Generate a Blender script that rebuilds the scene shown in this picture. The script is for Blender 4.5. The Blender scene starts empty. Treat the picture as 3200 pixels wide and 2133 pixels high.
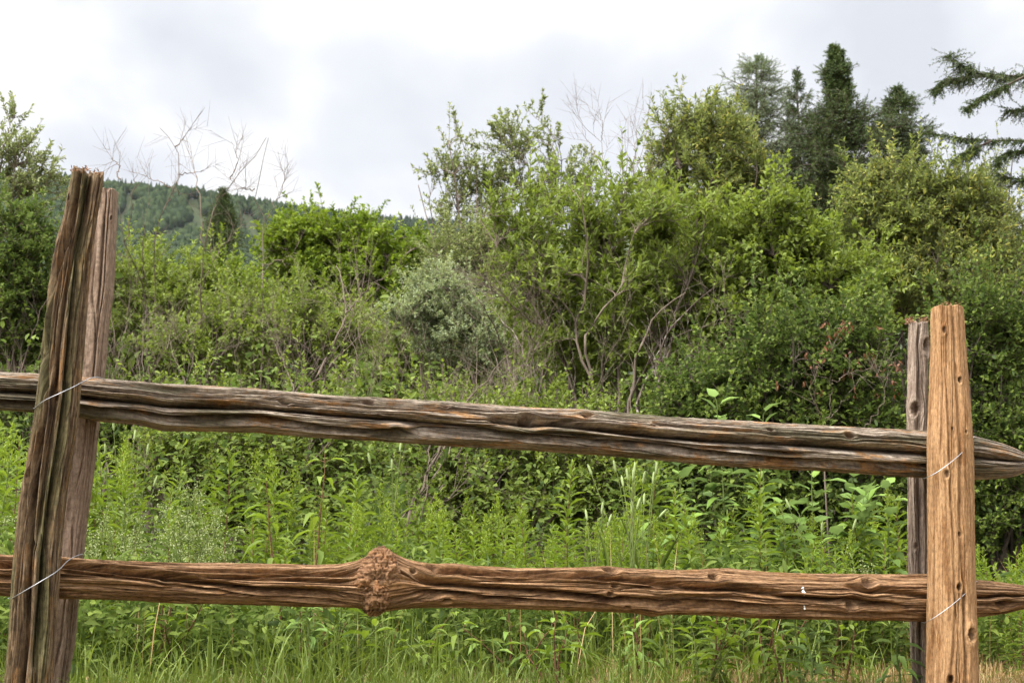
import bpy, math
import numpy as np

# ------------------------------------------------------------------ camera, sky, sun, exposure
scene = bpy.context.scene
F = 4340.0                       # focal length in photograph pixels (3200 wide)
PITCH = math.atan(934.0 / F)
CAMZ = 0.19
cam_d = bpy.data.cameras.new('camera'); cam = bpy.data.objects.new('camera', cam_d)
scene.collection.objects.link(cam); scene.camera = cam
cam.location = (0, 0, CAMZ); cam.rotation_euler = (math.radians(90) + PITCH, 0, 0)
cam_d.sensor_width = 36; cam_d.lens = 36 * F / 3200
cam_d.clip_start = 0.05; cam_d.clip_end = 20000
cam_d.dof.use_dof = True; cam_d.dof.focus_distance = 4.0; cam_d.dof.aperture_fstop = 11

SUN_EL, SUN_AZ = math.radians(52), math.radians(-128)     # azimuth clockwise from +Y: behind-left of the camera
world = bpy.data.worlds.new('World'); scene.world = world; world.use_nodes = True
wt = world.node_tree; wt.nodes.clear()
def wn(t, **k):
    n = wt.nodes.new(t)
    for a, v in k.items(): setattr(n, a, v)
    return n
def wl(a, b): wt.links.new(a, b)
wout = wn('ShaderNodeOutputWorld')
sky = wn('ShaderNodeTexSky', sky_type='NISHITA', sun_disc=False); sky.sun_elevation = SUN_EL; sky.sun_rotation = SUN_AZ
bg_sky = wn('ShaderNodeBackground'); bg_sky.inputs[1].default_value = 0.06; wl(sky.outputs[0], bg_sky.inputs[0])
tc = wn('ShaderNodeTexCoord'); sep = wn('ShaderNodeSeparateXYZ'); wl(tc.outputs['Generated'], sep.inputs[0])
def wmath(op, a, b=None, c=None):
    n = wn('ShaderNodeMath', operation=op)
    for i, v in enumerate((a, b, c)):
        if v is None: continue
        if isinstance(v, (int, float)): n.inputs[i].default_value = v
        else: wl(v, n.inputs[i])
    return n.outputs[0]
zc = wmath('MAXIMUM', sep.outputs[2], 0.0)
zd = wmath('ADD', zc, 0.22)
comb = wn('ShaderNodeCombineXYZ'); wl(wmath('DIVIDE', sep.outputs[0], zd), comb.inputs[0]); wl(wmath('DIVIDE', sep.outputs[1], zd), comb.inputs[1])
mp = wn('ShaderNodeMapping'); mp.inputs['Location'].default_value = (7.6, 6.1, 0); mp.inputs['Scale'].default_value = (1.35, 1.0, 1); wl(comb.outputs[0], mp.inputs[0])
nz = wn('ShaderNodeTexNoise'); nz.inputs['Scale'].default_value = 1.9; nz.inputs['Detail'].default_value = 6; nz.inputs['Roughness'].default_value = 0.47; nz.inputs['Distortion'].default_value = 0.2
wl(mp.outputs[0], nz.inputs['Vector'])
cr = wn('ShaderNodeValToRGB'); wl(nz.outputs[0], cr.inputs[0])
e = cr.color_ramp.elements
e[0].position = 0.33; e[0].color = (0.745, 0.762, 0.808, 1)
e[1].position = 0.51; e[1].color = (1.07, 1.055, 1.04, 1)
m = cr.color_ramp.elements.new(0.44); m.color = (0.89, 0.90, 0.935, 1)
bg_cl = wn('ShaderNodeBackground'); wl(cr.outputs[0], bg_cl.inputs[0])
# overcast law: the cloud layer gets brighter towards the zenith
# and thinner cloud glows broadly round the hidden sun, behind the camera
dt = wn('ShaderNodeVectorMath', operation='DOT_PRODUCT'); wl(tc.outputs['Generated'], dt.inputs[0])
dt.inputs[1].default_value = (math.sin(SUN_AZ) * math.cos(SUN_EL), math.cos(SUN_AZ) * math.cos(SUN_EL), math.sin(SUN_EL))
glow = wmath('MULTIPLY', wmath('POWER', wmath('MAXIMUM', dt.outputs['Value'], 0.0), 3.0), 1.5)
wl(wmath('ADD', wmath('MULTIPLY_ADD', wmath('POWER', zc, 6.0), 2.45, 0.313), glow), bg_cl.inputs[1])
mix = wn('ShaderNodeMixShader'); mix.inputs[0].default_value = 0.93
wl(bg_sky.outputs[0], mix.inputs[1]); wl(bg_cl.outputs[0], mix.inputs[2]); wl(mix.outputs[0], wout.inputs[0])

sun_d = bpy.data.lights.new('sun', 'SUN'); sun_d.energy = 1.5; sun_d.angle = math.radians(14); sun_d.color = (1, 0.95, 0.87)
sun = bpy.data.objects.new('sun', sun_d); scene.collection.objects.link(sun)
sun.rotation_euler = (math.pi / 2 - SUN_EL, 0, math.pi - SUN_AZ)
scene.view_settings.view_transform = 'Standard'; scene.view_settings.look = 'None'
scene.view_settings.exposure = 1.7; scene.view_settings.gamma = 1.0
cy = scene.cycles
cy.max_bounces = 7; cy.diffuse_bounces = 4; cy.glossy_bounces = 2; cy.transmission_bounces = 5; cy.transparent_max_bounces = 4
cy.volume_bounces = 0; cy.caustics_reflective = False; cy.caustics_refractive = False
cy.use_denoising = True; cy.use_adaptive_sampling = True; cy.adaptive_threshold = 0.01

# ------------------------------------------------------------------ helpers
RIGHT = np.array([1.0, 0, 0]); FWD = np.array([0, math.cos(PITCH), math.sin(PITCH)]); UPV = np.array([0, -math.sin(PITCH), math.cos(PITCH)])
def at(px, py, depth):
    """world point seen at photograph pixel (px,py) lying at world Y = depth"""
    px, py, depth = np.broadcast_arrays(np.asarray(px, float), np.asarray(py, float), np.asarray(depth, float))
    u = (px - 1600) / F; v = (1066.5 - py) / F
    d = FWD + u[..., None] * RIGHT + v[..., None] * UPV
    p = d * (depth / d[..., 1])[..., None]
    p[..., 2] += CAMZ
    return p
_XL = at(150, 1500, 3.5)[0]; _XR = at(2960, 1500, 4.4)[0]
def fence_y(x): return 3.5 + (np.asarray(x) - _XL) / (_XR - _XL) * 0.9
def ground_z(x, y):
    x = np.asarray(x, float); y = np.asarray(y, float)
    d = y - fence_y(np.clip(x, -4, 4))
    z = np.where(d < 0, 0.36 * d / (1 + 0.05 * np.abs(d)), 0)
    z = np.where((d >= 0) & (d < 0.9), 0.115 * d / 0.9, z)
    z = np.where(d >= 0.9, 0.115, z)
    z = np.where(d > 10, 0.115 - 6 * (1 - np.exp(-(d - 10) / 200)), z)
    z = np.maximum(z, -6)
    return z + 0.012 * np.sin(x * 7.3 + y * 3.1) * np.cos(y * 6.7 - x * 2.2)

def _hash(ix, iy, seed):
    h = (ix.astype(np.int64) * 374761393 + iy.astype(np.int64) * 668265263 + seed * 974634777) & 0xFFFFFFFF
    h = ((h ^ (h >> 13)) * 1274126177) & 0xFFFFFFFF
    h = (h ^ (h >> 16)) & 0xFFFFFFFF
    return h.astype(np.float64) / 4294967295.0
def vnoise(x, y, seed=0):
    x, y = np.broadcast_arrays(np.asarray(x, float), np.asarray(y, float))
    x0 = np.floor(x); y0 = np.floor(y); fx = x - x0; fy = y - y0
    fx = fx * fx * (3 - 2 * fx); fy = fy * fy * (3 - 2 * fy)
    a = _hash(x0, y0, seed); b = _hash(x0 + 1, y0, seed); c = _hash(x0, y0 + 1, seed); d = _hash(x0 + 1, y0 + 1, seed)
    return (a * (1 - fx) + b * fx) * (1 - fy) + (c * (1 - fx) + d * fx) * fy * 1.0
def fbm(x, y, seed=0, oct=3):
    s = 0; a = 1; t = 0
    for i in range(oct):
        s = s + a * vnoise(np.asarray(x) * 2 ** i, np.asarray(y) * 2 ** i, seed + i * 17); t += a; a *= 0.5
    return s / t * 2 - 1
def nrm(v): return v / np.maximum(np.linalg.norm(v, axis=-1, keepdims=True), 1e-9)

def mesh_obj(name, verts, faces, mat, parent=None, attrs=None, smooth=True, origin=None):
    """faces: one int array (n,3) or (n,4), or a list of such arrays"""
    verts = np.asarray(verts, np.float32).reshape(-1, 3)
    if origin is not None: verts = verts - np.asarray(origin, np.float32)
    if not isinstance(faces, list): faces = [faces]
    faces = [np.asarray(f, np.int32) for f in faces if len(f)]
    me = bpy.data.meshes.new(name)
    me.vertices.add(len(verts)); me.vertices.foreach_set('co', verts.ravel())
    nl = sum(f.size for f in faces); npol = sum(len(f) for f in faces)
    me.loops.add(nl); me.loops.foreach_set('vertex_index', np.concatenate([f.ravel() for f in faces]))
    me.polygons.add(npol)
    tot = np.concatenate([np.full(len(f), f.shape[1], np.int32) for f in faces])
    me.polygons.foreach_set('loop_start', np.concatenate([[0], np.cumsum(tot)[:-1]]).astype(np.int32))
    me.polygons.foreach_set('use_smooth', np.full(npol, smooth))
    me.update(calc_edges=True)
    for k, v in (attrs or {}).items():
        v = np.asarray(v, np.float32)
        if v.ndim == 1:
            a = me.attributes.new(k, 'FLOAT', 'POINT'); a.data.foreach_set('value', v)
        else:
            a = me.attributes.new(k, 'FLOAT_VECTOR', 'POINT'); a.data.foreach_set('vector', v.ravel())
    if mat: me.materials.append(mat)
    o = bpy.data.objects.new(name, me); scene.collection.objects.link(o)
    if parent: o.parent = parent
    return o
def tag(o, label=None, cat=None, group=None, kind=None):
    for k, v in (('label', label), ('category', cat), ('group', group), ('kind', kind)):
        if v: o[k] = v
    return o
def thing(name, label, cat, loc=(0, 0, 0), group=None):
    o = bpy.data.objects.new(name, None); scene.collection.objects.link(o)
    o.location = [float(v) for v in loc]; o.empty_display_size = 0.1
    return tag(o, label, cat, group)
def copy_tree(o, loc, rz, sc, label=None, group=None):
    r = o.copy(); scene.collection.objects.link(r)
    r.location = [float(v) for v in loc]; r.rotation_euler = (0, 0, rz); r.scale = (sc, sc, sc)
    if label: r['label'] = label
    if group: r['group'] = group
    for ch in list(o.children):
        c = ch.copy(); scene.collection.objects.link(c); c.parent = r
    return r

class MB:                                    # collects triangles/quads
    def __init__(s): s.v = []; s.t = []; s.q = []; s.n = 0; s.a = []
    def add(s, v, t=None, q=None, a=None):
        v = np.asarray(v, float).reshape(-1, 3)
        s.v.append(v); s.a.append(np.broadcast_to(np.asarray(0.5 if a is None else a, float), (len(v),)).copy())
        if t is not None and len(t): s.t.append(np.asarray(t) + s.n)
        if q is not None and len(q): s.q.append(np.asarray(q) + s.n)
        s.n += len(v)
    def build(s, name, mat, parent=None, origin=None, smooth=True):
        fs = []
        if s.t: fs.append(np.concatenate(s.t))
        if s.q: fs.append(np.concatenate(s.q))
        return mesh_obj(name, np.concatenate(s.v), fs, mat, parent, {'rnd': np.concatenate(s.a)}, smooth, origin)

def tubes(mb, P, R, k=5, a=None):
    """P (M,N,3) polylines, R (M,N) radii"""
    M, N, _ = P.shape
    if M == 0: return
    T = nrm(np.gradient(P, axis=1))
    ref = np.where(np.abs(T[..., 2:3]) > 0.9, np.array([1.0, 0, 0]), np.array([0, 0, 1.0]))
    A = nrm(np.cross(T, ref)); B = np.cross(T, A)
    th = np.arange(k) / k * 2 * np.pi
    V = P[:, :, None, :] + R[:, :, None, None] * (np.cos(th)[:, None] * A[:, :, None, :] + np.sin(th)[:, None] * B[:, :, None, :])
    idx = np.arange(M * N * k).reshape(M, N, k); nx = np.roll(idx, -1, axis=2)
    q = np.stack([idx[:, :-1], nx[:, :-1], nx[:, 1:], idx[:, 1:]], -1).reshape(-1, 4)
    aa = None if a is None else np.repeat(np.asarray(a), N * k)
    mb.add(V.reshape(-1, 3), q=q, a=aa)

def resample(pts, N):
    pts = np.asarray(pts, float); d = np.concatenate([[0], np.cumsum(np.linalg.norm(np.diff(pts, axis=0), axis=1))])
    t = np.linspace(0, d[-1], N)
    return np.stack([np.interp(t, d, pts[:, i]) for i in range(3)], -1)
def smooth_poly(P, it=2):
    for _ in range(it):
        P = P.copy(); P[..., 1:-1, :] = (P[..., :-2, :] + 2 * P[..., 1:-1, :] + P[..., 2:, :]) / 4
    return P
def curve(start, d0, end, N, rng, wob=0.06):
    """batch of bezier-like limbs from start (M,3) leaving along d0 towards end"""
    L = np.linalg.norm(end - start, axis=-1, keepdims=True)
    c = start + d0 * L * 0.45
    t = np.linspace(0, 1, N)[None, :, None]
    P = (1 - t) ** 2 * start[:, None] + 2 * t * (1 - t) * c[:, None] + t * t * end[:, None]
    w = rng.normal(0, 1, P.shape) * (wob * L)[:, None] * (t * (1.2 - 0.5 * t))
    w[:, 0] = 0
    return smooth_poly(P + np.cumsum(w, axis=1) * 0.35, 1)
def point_at(P, i, t):
    N = P.shape[1]; x = np.clip(t, 0, 1) * (N - 1); j = np.minimum(x.astype(int), N - 2); f = (x - j)[:, None]
    p = P[i, j] * (1 - f) + P[i, j + 1] * f
    return p, nrm(P[i, j + 1] - P[i, j])

LEAF = {  # name: (stations along leaf, half widths, arc, fold)
    'willow': (np.array([.33, .7]), np.array([.5, .42]), .10, .10),
    'lance': (np.array([.28, .62]), np.array([.5, .40]), .28, .12),
    'oval': (np.array([.30, .68]), np.array([.5, .44]), .14, .14),
    'heart': (np.array([.16, .55]), np.array([.5, .40]), .22, .10)}
def leaves(mb, pos, d, n, L, W, kind='oval', a=None, lod=1, arc=1.0):
    """pos,d,n (M,3): base, direction, normal; L,W (M,)"""
    M = len(pos)
    if M == 0: return
    d = nrm(d); s = nrm(np.cross(d, n)); n = np.cross(s, d)
    st, hw, ar, fo = LEAF[kind]
    if lod == 0:
        loc = [(0, 0, 0), (-.5, .42, fo), (.5, .42, fo), (0, .45, 0), (0, 1, -ar * arc)]
        tri = np.array([(0, 2, 3), (0, 3, 1), (2, 4, 3), (3, 4, 1)]); quad = None
    else:
        loc = [(0, 0, 0)]
        for y, w in zip(st, hw):
            z = -ar * arc * (y ** 2)
            loc += [(-w, y, z + fo), (0, y, z), (w, y, z + fo)]
        loc += [(0, 1, -ar * arc)]
        tri = np.array([(0, 2, 1), (0, 3, 2), (7, 4, 5), (7, 5, 6)])
        quad = np.array([(1, 2, 5, 4), (2, 3, 6, 5)])
    loc = np.array(loc, float); k = len(loc)
    V = (pos[:, None] + (loc[:, 0] * W[:, None])[..., None] * s[:, None] + (loc[:, 1] * L[:, None])[..., None] * d[:, None]
         + (loc[:, 2][None] * np.where(loc[:, 2] < 0, L[:, None], W[:, None]))[..., None] * n[:, None])
    off = (np.arange(M) * k)[:, None, None]
    mb.add(V.reshape(-1, 3), t=(tri[None] + off).reshape(-1, 3), q=None if quad is None else (quad[None] + off).reshape(-1, 4),
           a=np.repeat(np.random.default_rng(M).random(M) if a is None else a, k))

# ------------------------------------------------------------------ materials
def newmat(name):
    mt = bpy.data.materials.new(name); mt.use_nodes = True; nt = mt.node_tree; nt.nodes.clear()
    return mt, nt, nt.nodes.new('ShaderNodeOutputMaterial')
def ramp(nt, fac, cols):
    r = nt.nodes.new('ShaderNodeValToRGB'); nt.links.new(fac, r.inputs[0]); el = r.color_ramp.elements
    while len(el) < len(cols): el.new(0.5)
    for x, (p, c) in zip(el, cols): x.position = p; x.color = (*c, 1)
    return r.outputs[0]
def noise(nt, vec, scale, detail=3, rough=.55, mapping=None):
    if mapping:
        mp = nt.nodes.new('ShaderNodeMapping'); mp.inputs['Scale'].default_value = mapping; nt.links.new(vec, mp.inputs[0]); vec = mp.outputs[0]
    n = nt.nodes.new('ShaderNodeTexNoise'); n.inputs['Scale'].default_value = scale; n.inputs['Detail'].default_value = detail; n.inputs['Roughness'].default_value = rough
    nt.links.new(vec, n.inputs['Vector']); return n.outputs[0]
def mixc(nt, f, a, b, mode='MIX'):
    n = nt.nodes.new('ShaderNodeMix'); n.data_type = 'RGBA'; n.blend_type = mode
    for s, v in ((n.inputs[0], f), (n.inputs[6], a), (n.inputs[7], b)):
        if isinstance(v, (int, float)): s.default_value = v
        elif isinstance(v, tuple): s.default_value = (*v, 1)
        else: nt.links.new(v, s)
    return n.outputs[2]
def leaf_mat(name, cols, transl=.46, rough=.6, spec=.22, under=None):
    mt, nt, out = newmat(name)
    at_ = nt.nodes.new('ShaderNodeAttribute'); at_.attribute_name = 'rnd'
    c = ramp(nt, at_.outputs['Fac'], [(i / max(1, len(cols) - 1), k) for i, k in enumerate(cols)])
    if under:
        g = nt.nodes.new('ShaderNodeNewGeometry'); c = mixc(nt, g.outputs['Backfacing'], c, under)
    p = nt.nodes.new('ShaderNodeBsdfPrincipled'); p.inputs['Roughness'].default_value = rough; p.inputs['Specular IOR Level'].default_value = spec
    nt.links.new(c, p.inputs['Base Color'])
    t = nt.nodes.new('ShaderNodeBsdfTranslucent'); tcx = mixc(nt, 1.0, c, (1.0, 1.0, .55), 'MULTIPLY'); nt.links.new(tcx, t.inputs[0])
    mx = nt.nodes.new('ShaderNodeMixShader'); mx.inputs[0].default_value = transl
    nt.links.new(p.outputs[0], mx.inputs[1]); nt.links.new(t.outputs[0], mx.inputs[2]); nt.links.new(mx.outputs[0], out.inputs[0])
    return mt
def bark_mat(name, c0, c1, scale=30, spots=None):
    mt, nt, out = newmat(name)
    tc = nt.nodes.new('ShaderNodeTexCoord')
    c = ramp(nt, noise(nt, tc.outputs['Object'], scale, 4, .6, (1, 1, .3)), [(.3, c0), (.7, c1)])
    if spots:
        f = ramp(nt, noise(nt, tc.outputs['Object'], scale * 1.3, 2, .5), [(.56, (0, 0, 0)), (.62, (1, 1, 1))]); c = mixc(nt, f, c, spots)
    p = nt.nodes.new('ShaderNodeBsdfPrincipled'); p.inputs['Roughness'].default_value = .85; p.inputs['Specular IOR Level'].default_value = .2
    nt.links.new(c, p.inputs['Base Color']); nt.links.new(p.outputs[0], out.inputs[0]); return mt
def wood_mat(name, dark, mid, light, accent, acc=.5, knot=(.05, .025, .012), green=None, bump=.35, streak=1.0, hairs=.6):
    """weathered timber; 'grain' attribute = metres along, metres around"""
    mt, nt, out = newmat(name)
    g = nt.nodes.new('ShaderNodeAttribute'); g.attribute_name = 'grain'; v = g.outputs['Vector']
    kn = nt.nodes.new('ShaderNodeAttribute'); kn.attribute_name = 'knot'
    n1 = noise(nt, v, 1, 5, .6, (5, 130, 1)); n2 = noise(nt, v, 1, 4, .65, (45, 650 * streak, 1)); n3 = noise(nt, v, 1, 6, .72, (7, 34, 1)); n4 = noise(nt, v, 1, 4, .7, (30, 110, 1))
    c = ramp(nt, n1, [(.33, dark), (.48, mid), (.66, light)])
    f = ramp(nt, n3, [(acc - .03, (0, 0, 0)), (acc + .06, (1, 1, 1))])
    acc_c = mixc(nt, n4, accent, tuple(x * .62 for x in accent))
    c = mixc(nt, f, c, acc_c)
    if green:
        fg = ramp(nt, noise(nt, v, 1, 3, .5, (2.5, 22, 1)), [(.50, (0, 0, 0)), (.62, (1, 1, 1))]); c = mixc(nt, fg, c, green)
    fine = ramp(nt, n2, [(.28, (.5, .47, .44)), (.5, (.95, .95, .95)), (.74, (1.25, 1.25, 1.25))])
    c = mixc(nt, .85, c, fine, 'MULTIPLY')
    n5 = noise(nt, v, 1, 3, .55, (3.5, 130 * streak, 1)); n6 = noise(nt, v, 1, 2, .5, (12, 300 * streak, 1))
    hair = mixc(nt, 1.0, ramp(nt, n5, [(.455, (1, 1, 1)), (.488, (.22, .18, .15)), (.512, (.22, .18, .15)), (.545, (1, 1, 1))]), ramp(nt, n6, [(.36, (.38, .33, .29)), (.47, (1, 1, 1)), (.62, (1, 1, 1)), (.75, (1.4, 1.38, 1.35))]), 'MULTIPLY')
    n7 = noise(nt, v, 1, 4, .75, (70, 170, 1))
    c = mixc(nt, .8, c, ramp(nt, n7, [(.33, (.52, .49, .46)), (.5, (1, 1, 1)), (.68, (1.32, 1.3, 1.27))]), 'MULTIPLY')
    c = mixc(nt, hairs, c, hair, 'MULTIPLY')
    c = mixc(nt, kn.outputs['Fac'], c, knot)
    p = nt.nodes.new('ShaderNodeBsdfPrincipled'); p.inputs['Roughness'].default_value = .82; p.inputs['Specular IOR Level'].default_value = .18
    nt.links.new(c, p.inputs['Base Color'])
    b = nt.nodes.new('ShaderNodeBump'); b.inputs['Strength'].default_value = bump; b.inputs['Distance'].default_value = .004
    ad = nt.nodes.new('ShaderNodeMath'); ad.operation = 'ADD'; nt.links.new(n1, ad.inputs[0]); nt.links.new(n6, ad.inputs[1]); nt.links.new(ad.outputs[0], b.inputs['Height'])
    b2 = nt.nodes.new('ShaderNodeBump'); b2.inputs['Strength'].default_value = bump * 1.3; b2.inputs['Distance'].default_value = .0035; nt.links.new(n7, b2.inputs['Height']); nt.links.new(b.outputs[0], b2.inputs['Normal'])
    nt.links.new(b2.outputs[0], p.inputs['Normal']); nt.links.new(p.outputs[0], out.inputs[0]); return mt

M = {}
M['goldenrod'] = leaf_mat('goldenrod_leaf', [(.080, .125, .018), (.130, .190, .026), (.185, .250, .038)])
M['goldtip'] = leaf_mat('goldenrod_bud', [(.20, .29, .03), (.27, .33, .04)])
M['broad'] = leaf_mat('broad_leaf', [(.080, .140, .022), (.140, .235, .034), (.200, .310, .042)], spec=.45, under=(.13, .19, .09))
M['willow'] = leaf_mat('willow_leaf', [(.165, .205, .060), (.245, .285, .092), (.325, .355, .135)], under=(.17, .20, .10))
M['willow_y'] = leaf_mat('yellowish_willow_leaf', [(.135, .180, .028), (.205, .255, .042), (.285, .320, .062), (.32, .29, .06)], under=(.17, .20, .09))
M['aspen'] = leaf_mat('aspen_leaf', [(.18, .225, .085), (.26, .305, .13), (.34, .37, .18)], under=(.18, .21, .11))
M['silver'] = leaf_mat('silver_willow_leaf', [(.19, .245, .115), (.285, .35, .185), (.385, .44, .27)], under=(.28, .32, .22))
M['bright'] = leaf_mat('bright_leaf', [(.095, .150, .014), (.155, .220, .024), (.215, .280, .038)])
M['green'] = leaf_mat('green_leaf', [(.115, .158, .028), (.176, .232, .044), (.240, .298, .066)])
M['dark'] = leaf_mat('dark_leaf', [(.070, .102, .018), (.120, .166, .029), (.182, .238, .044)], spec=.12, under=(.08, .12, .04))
M['spruce'] = leaf_mat('spruce_needle', [(.036, .062, .018), (.062, .096, .026), (.105, .140, .038)], transl=.12)
M['larch'] = leaf_mat('larch_needle', [(.14, .19, .10), (.20, .25, .145)], transl=.25)
M['grass'] = leaf_mat('grass_blade', [(.090, .135, .022), (.135, .185, .030), (.190, .240, .050)], transl=.35)
M['straw'] = leaf_mat('dry_grass_blade', [(.22, .13, .055), (.32, .21, .095), (.42, .31, .16)], transl=.2)
M['redleaf'] = leaf_mat('withered_leaf', [(.10, .040, .018), (.15, .062, .026), (.07, .03, .018)], transl=.15)
M['orange'] = leaf_mat('dead_catkin', [(.24, .07, .02), (.30, .10, .03)], transl=.15)
M['cream'] = leaf_mat('cream_blossom', [(.20, .245, .095), (.32, .35, .17)], transl=.3)
M['spike'] = leaf_mat('grass_spike', [(.24, .31, .12), (.32, .38, .16)], transl=.2)
M['bark'] = bark_mat('grey_bark', (.075, .055, .042), (.19, .15, .115))
M['bark_dead'] = bark_mat('dead_bark', (.085, .064, .050), (.185, .142, .110))
M['bark_dark'] = bark_mat('dark_bark', (.035, .026, .02), (.10, .078, .06))
M['bark_alder'] = bark_mat('alder_bark', (.06, .04, .032), (.125, .095, .075), 22, (.24, .21, .18))
M['redstem'] = bark_mat('red_stem', (.085, .040, .024), (.14, .075, .035))
M['greenstem'] = bark_mat('green_stem', (.08, .12, .03), (.13, .15, .045))
M['top_rail'] = wood_mat('grey_weathered_timber', (.065, .050, .037), (.225, .180, .138), (.40, .345, .28), (.36, .20, .088), .545, green=(.125, .108, .07))
M['low_rail'] = wood_mat('brown_weathered_timber', (.085, .043, .020), (.245, .140, .070), (.37, .235, .132), (.29, .155, .066), .55)
M['post_tan'] = wood_mat('tan_timber', (.165, .088, .038), (.285, .162, .075), (.37, .232, .118), (.215, .105, .040), .55, bump=.28, hairs=.16)
M['post_dark'] = wood_mat('dark_weathered_timber', (.028, .016, .009), (.120, .078, .043), (.225, .165, .100), (.215, .115, .045), .55, green=(.105, .092, .042))
M['post_grey'] = wood_mat('greyish_timber', (.12, .078, .052), (.195, .135, .095), (.27, .20, .148), (.21, .12, .07), .62, bump=.2, hairs=.22)
M['post_silver'] = wood_mat('silvery_timber', (.12, .085, .065), (.23, .175, .135), (.33, .27, .215), (.26, .15, .085), .66, hairs=.45)
M['burl'] = wood_mat('burl_wood', (.07, .034, .018), (.21, .112, .056), (.34, .205, .11), (.25, .12, .05), .53, streak=.15, hairs=.4)
M['splinter'] = leaf_mat('splintered_wood', [(.13, .06, .03), (.26, .14, .07)], transl=.05)
def simple(name, col, rough, metal=0.0):
    mt, nt, out = newmat(name); tc = nt.nodes.new('ShaderNodeTexCoord')
    c = ramp(nt, noise(nt, tc.outputs['Object'], 60, 2), [(.3, tuple(x * .75 for x in col)), (.7, col)])
    p = nt.nodes.new('ShaderNodeBsdfPrincipled'); p.inputs['Roughness'].default_value = rough; p.inputs['Metallic'].default_value = metal
    nt.links.new(c, p.inputs['Base Color']); nt.links.new(p.outputs[0], out.inputs[0]); return mt
M['wire'] = simple('galvanised_wire', (.40, .40, .42), .45, .9)
M['white'] = simple('dried_dropping', (.75, .74, .70), .9)
def ground_mat(name, cols, scale, detail=6):
    mt, nt, out = newmat(name); tc = nt.nodes.new('ShaderNodeTexCoord')
    c = ramp(nt, noise(nt, tc.outputs['Object'], scale, detail, .65), cols)
    p = nt.nodes.new('ShaderNodeBsdfPrincipled'); p.inputs['Roughness'].default_value = .95; p.inputs['Specular IOR Level'].default_value = .1
    nt.links.new(c, p.inputs['Base Color']); nt.links.new(p.outputs[0], out.inputs[0]); return mt
M['soil'] = ground_mat('thatchy_soil', [(.3, (.05, .045, .02)), (.5, (.11, .085, .04)), (.7, (.19, .13, .065))], 14)
M['slope'] = ground_mat('hill_meadow', [(.35, (.034, .048, .02)), (.65, (.052, .060, .027))], .02)
M['forest'] = leaf_mat('hill_trees', [(.019, .031, .014), (.026, .040, .017), (.040, .055, .021)], transl=.05, spec=.015, rough=.9)

# ------------------------------------------------------------------ ground and hill
def axis(lo, hi, c0, c1, fine, n):
    a = np.arange(c0, c1 + 1e-6, fine)
    left = c0 - np.geomspace(fine, c0 - lo, n)[::-1]; right = c1 + np.geomspace(fine, hi - c1, n)
    return np.concatenate([left, a, right])
gx = axis(-2400, 2400, -4, 4, .05, 50); gy = axis(-60, 2850, 0, 9, .05, 60)
GX, GY = np.meshgrid(gx, gy)
gv = np.stack([GX, GY, ground_z(GX, GY)], -1)
ii = np.arange(GX.size).reshape(GX.shape)
mesh_obj('ground', gv, np.stack([ii[:-1, :-1], ii[:-1, 1:], ii[1:, 1:], ii[1:, :-1]], -1).reshape(-1, 4), M['soil'])['kind'] = 'structure'

# hill: ridge line read off the photograph, at 1500-2300 m
RPX = np.array([-1500, -600, 0, 200, 350, 430, 560, 720, 900, 1100, 1250, 1400, 1600, 2000, 2600, 3200, 3800, 4600])
RPY = np.array([700, 560, 578, 583, 600, 606, 612, 640, 666, 694, 706, 712, 726, 745, 765, 790, 820, 900])
RD = np.array([1300, 1350, 1400, 1400, 1420, 1430, 1450, 1500, 1600, 1750, 1900, 2050, 2150, 2250, 2300, 2300, 2300, 2300.])
hx = np.linspace(-1450, 4550, 241); ht = np.linspace(0, 1.35, 70)
HX, HT = np.meshgrid(hx, ht)
def hill_pt(px, t):
    d = np.interp(px, RPX, RD); top = at(px, np.interp(px, RPX, RPY), d)
    base_d = d * .42
    Y = base_d + (d - base_d) * np.minimum(t, 1) + np.maximum(t - 1, 0) * 500
    X = (px - 1600) / F * Y * 1.0 * np.where(True, top[..., 0] / np.maximum(1e-6, np.abs((px - 1600) / F * d)) * np.sign(px - 1600 + 1e-6), 1)
    s = np.clip(t, 0, 1); prof = s ** 1.25
    Z = -8 + (top[..., 2] + 8) * prof - np.maximum(t - 1, 0) * 250
    lump = fbm(px / 170, t * 5, 5, 3) * 16 * np.sin(np.clip(t, 0, 1) * np.pi)
    return np.stack([X, Y, Z + lump], -1)
hv = hill_pt(HX, HT); ii = np.arange(HX.size).reshape(HX.shape)
mesh_obj('hill', hv, np.stack([ii[:-1, :-1], ii[:-1, 1:], ii[1:, 1:], ii[1:, :-1]], -1).reshape(-1, 4), M['slope'])['kind'] = 'structure'
def proj(p):
    q = p - np.array([0, 0, CAMZ]); z = q @ FWD
    return 1600 + F * (q @ RIGHT) / z, 1066.5 - F * (q @ UPV) / z
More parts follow.
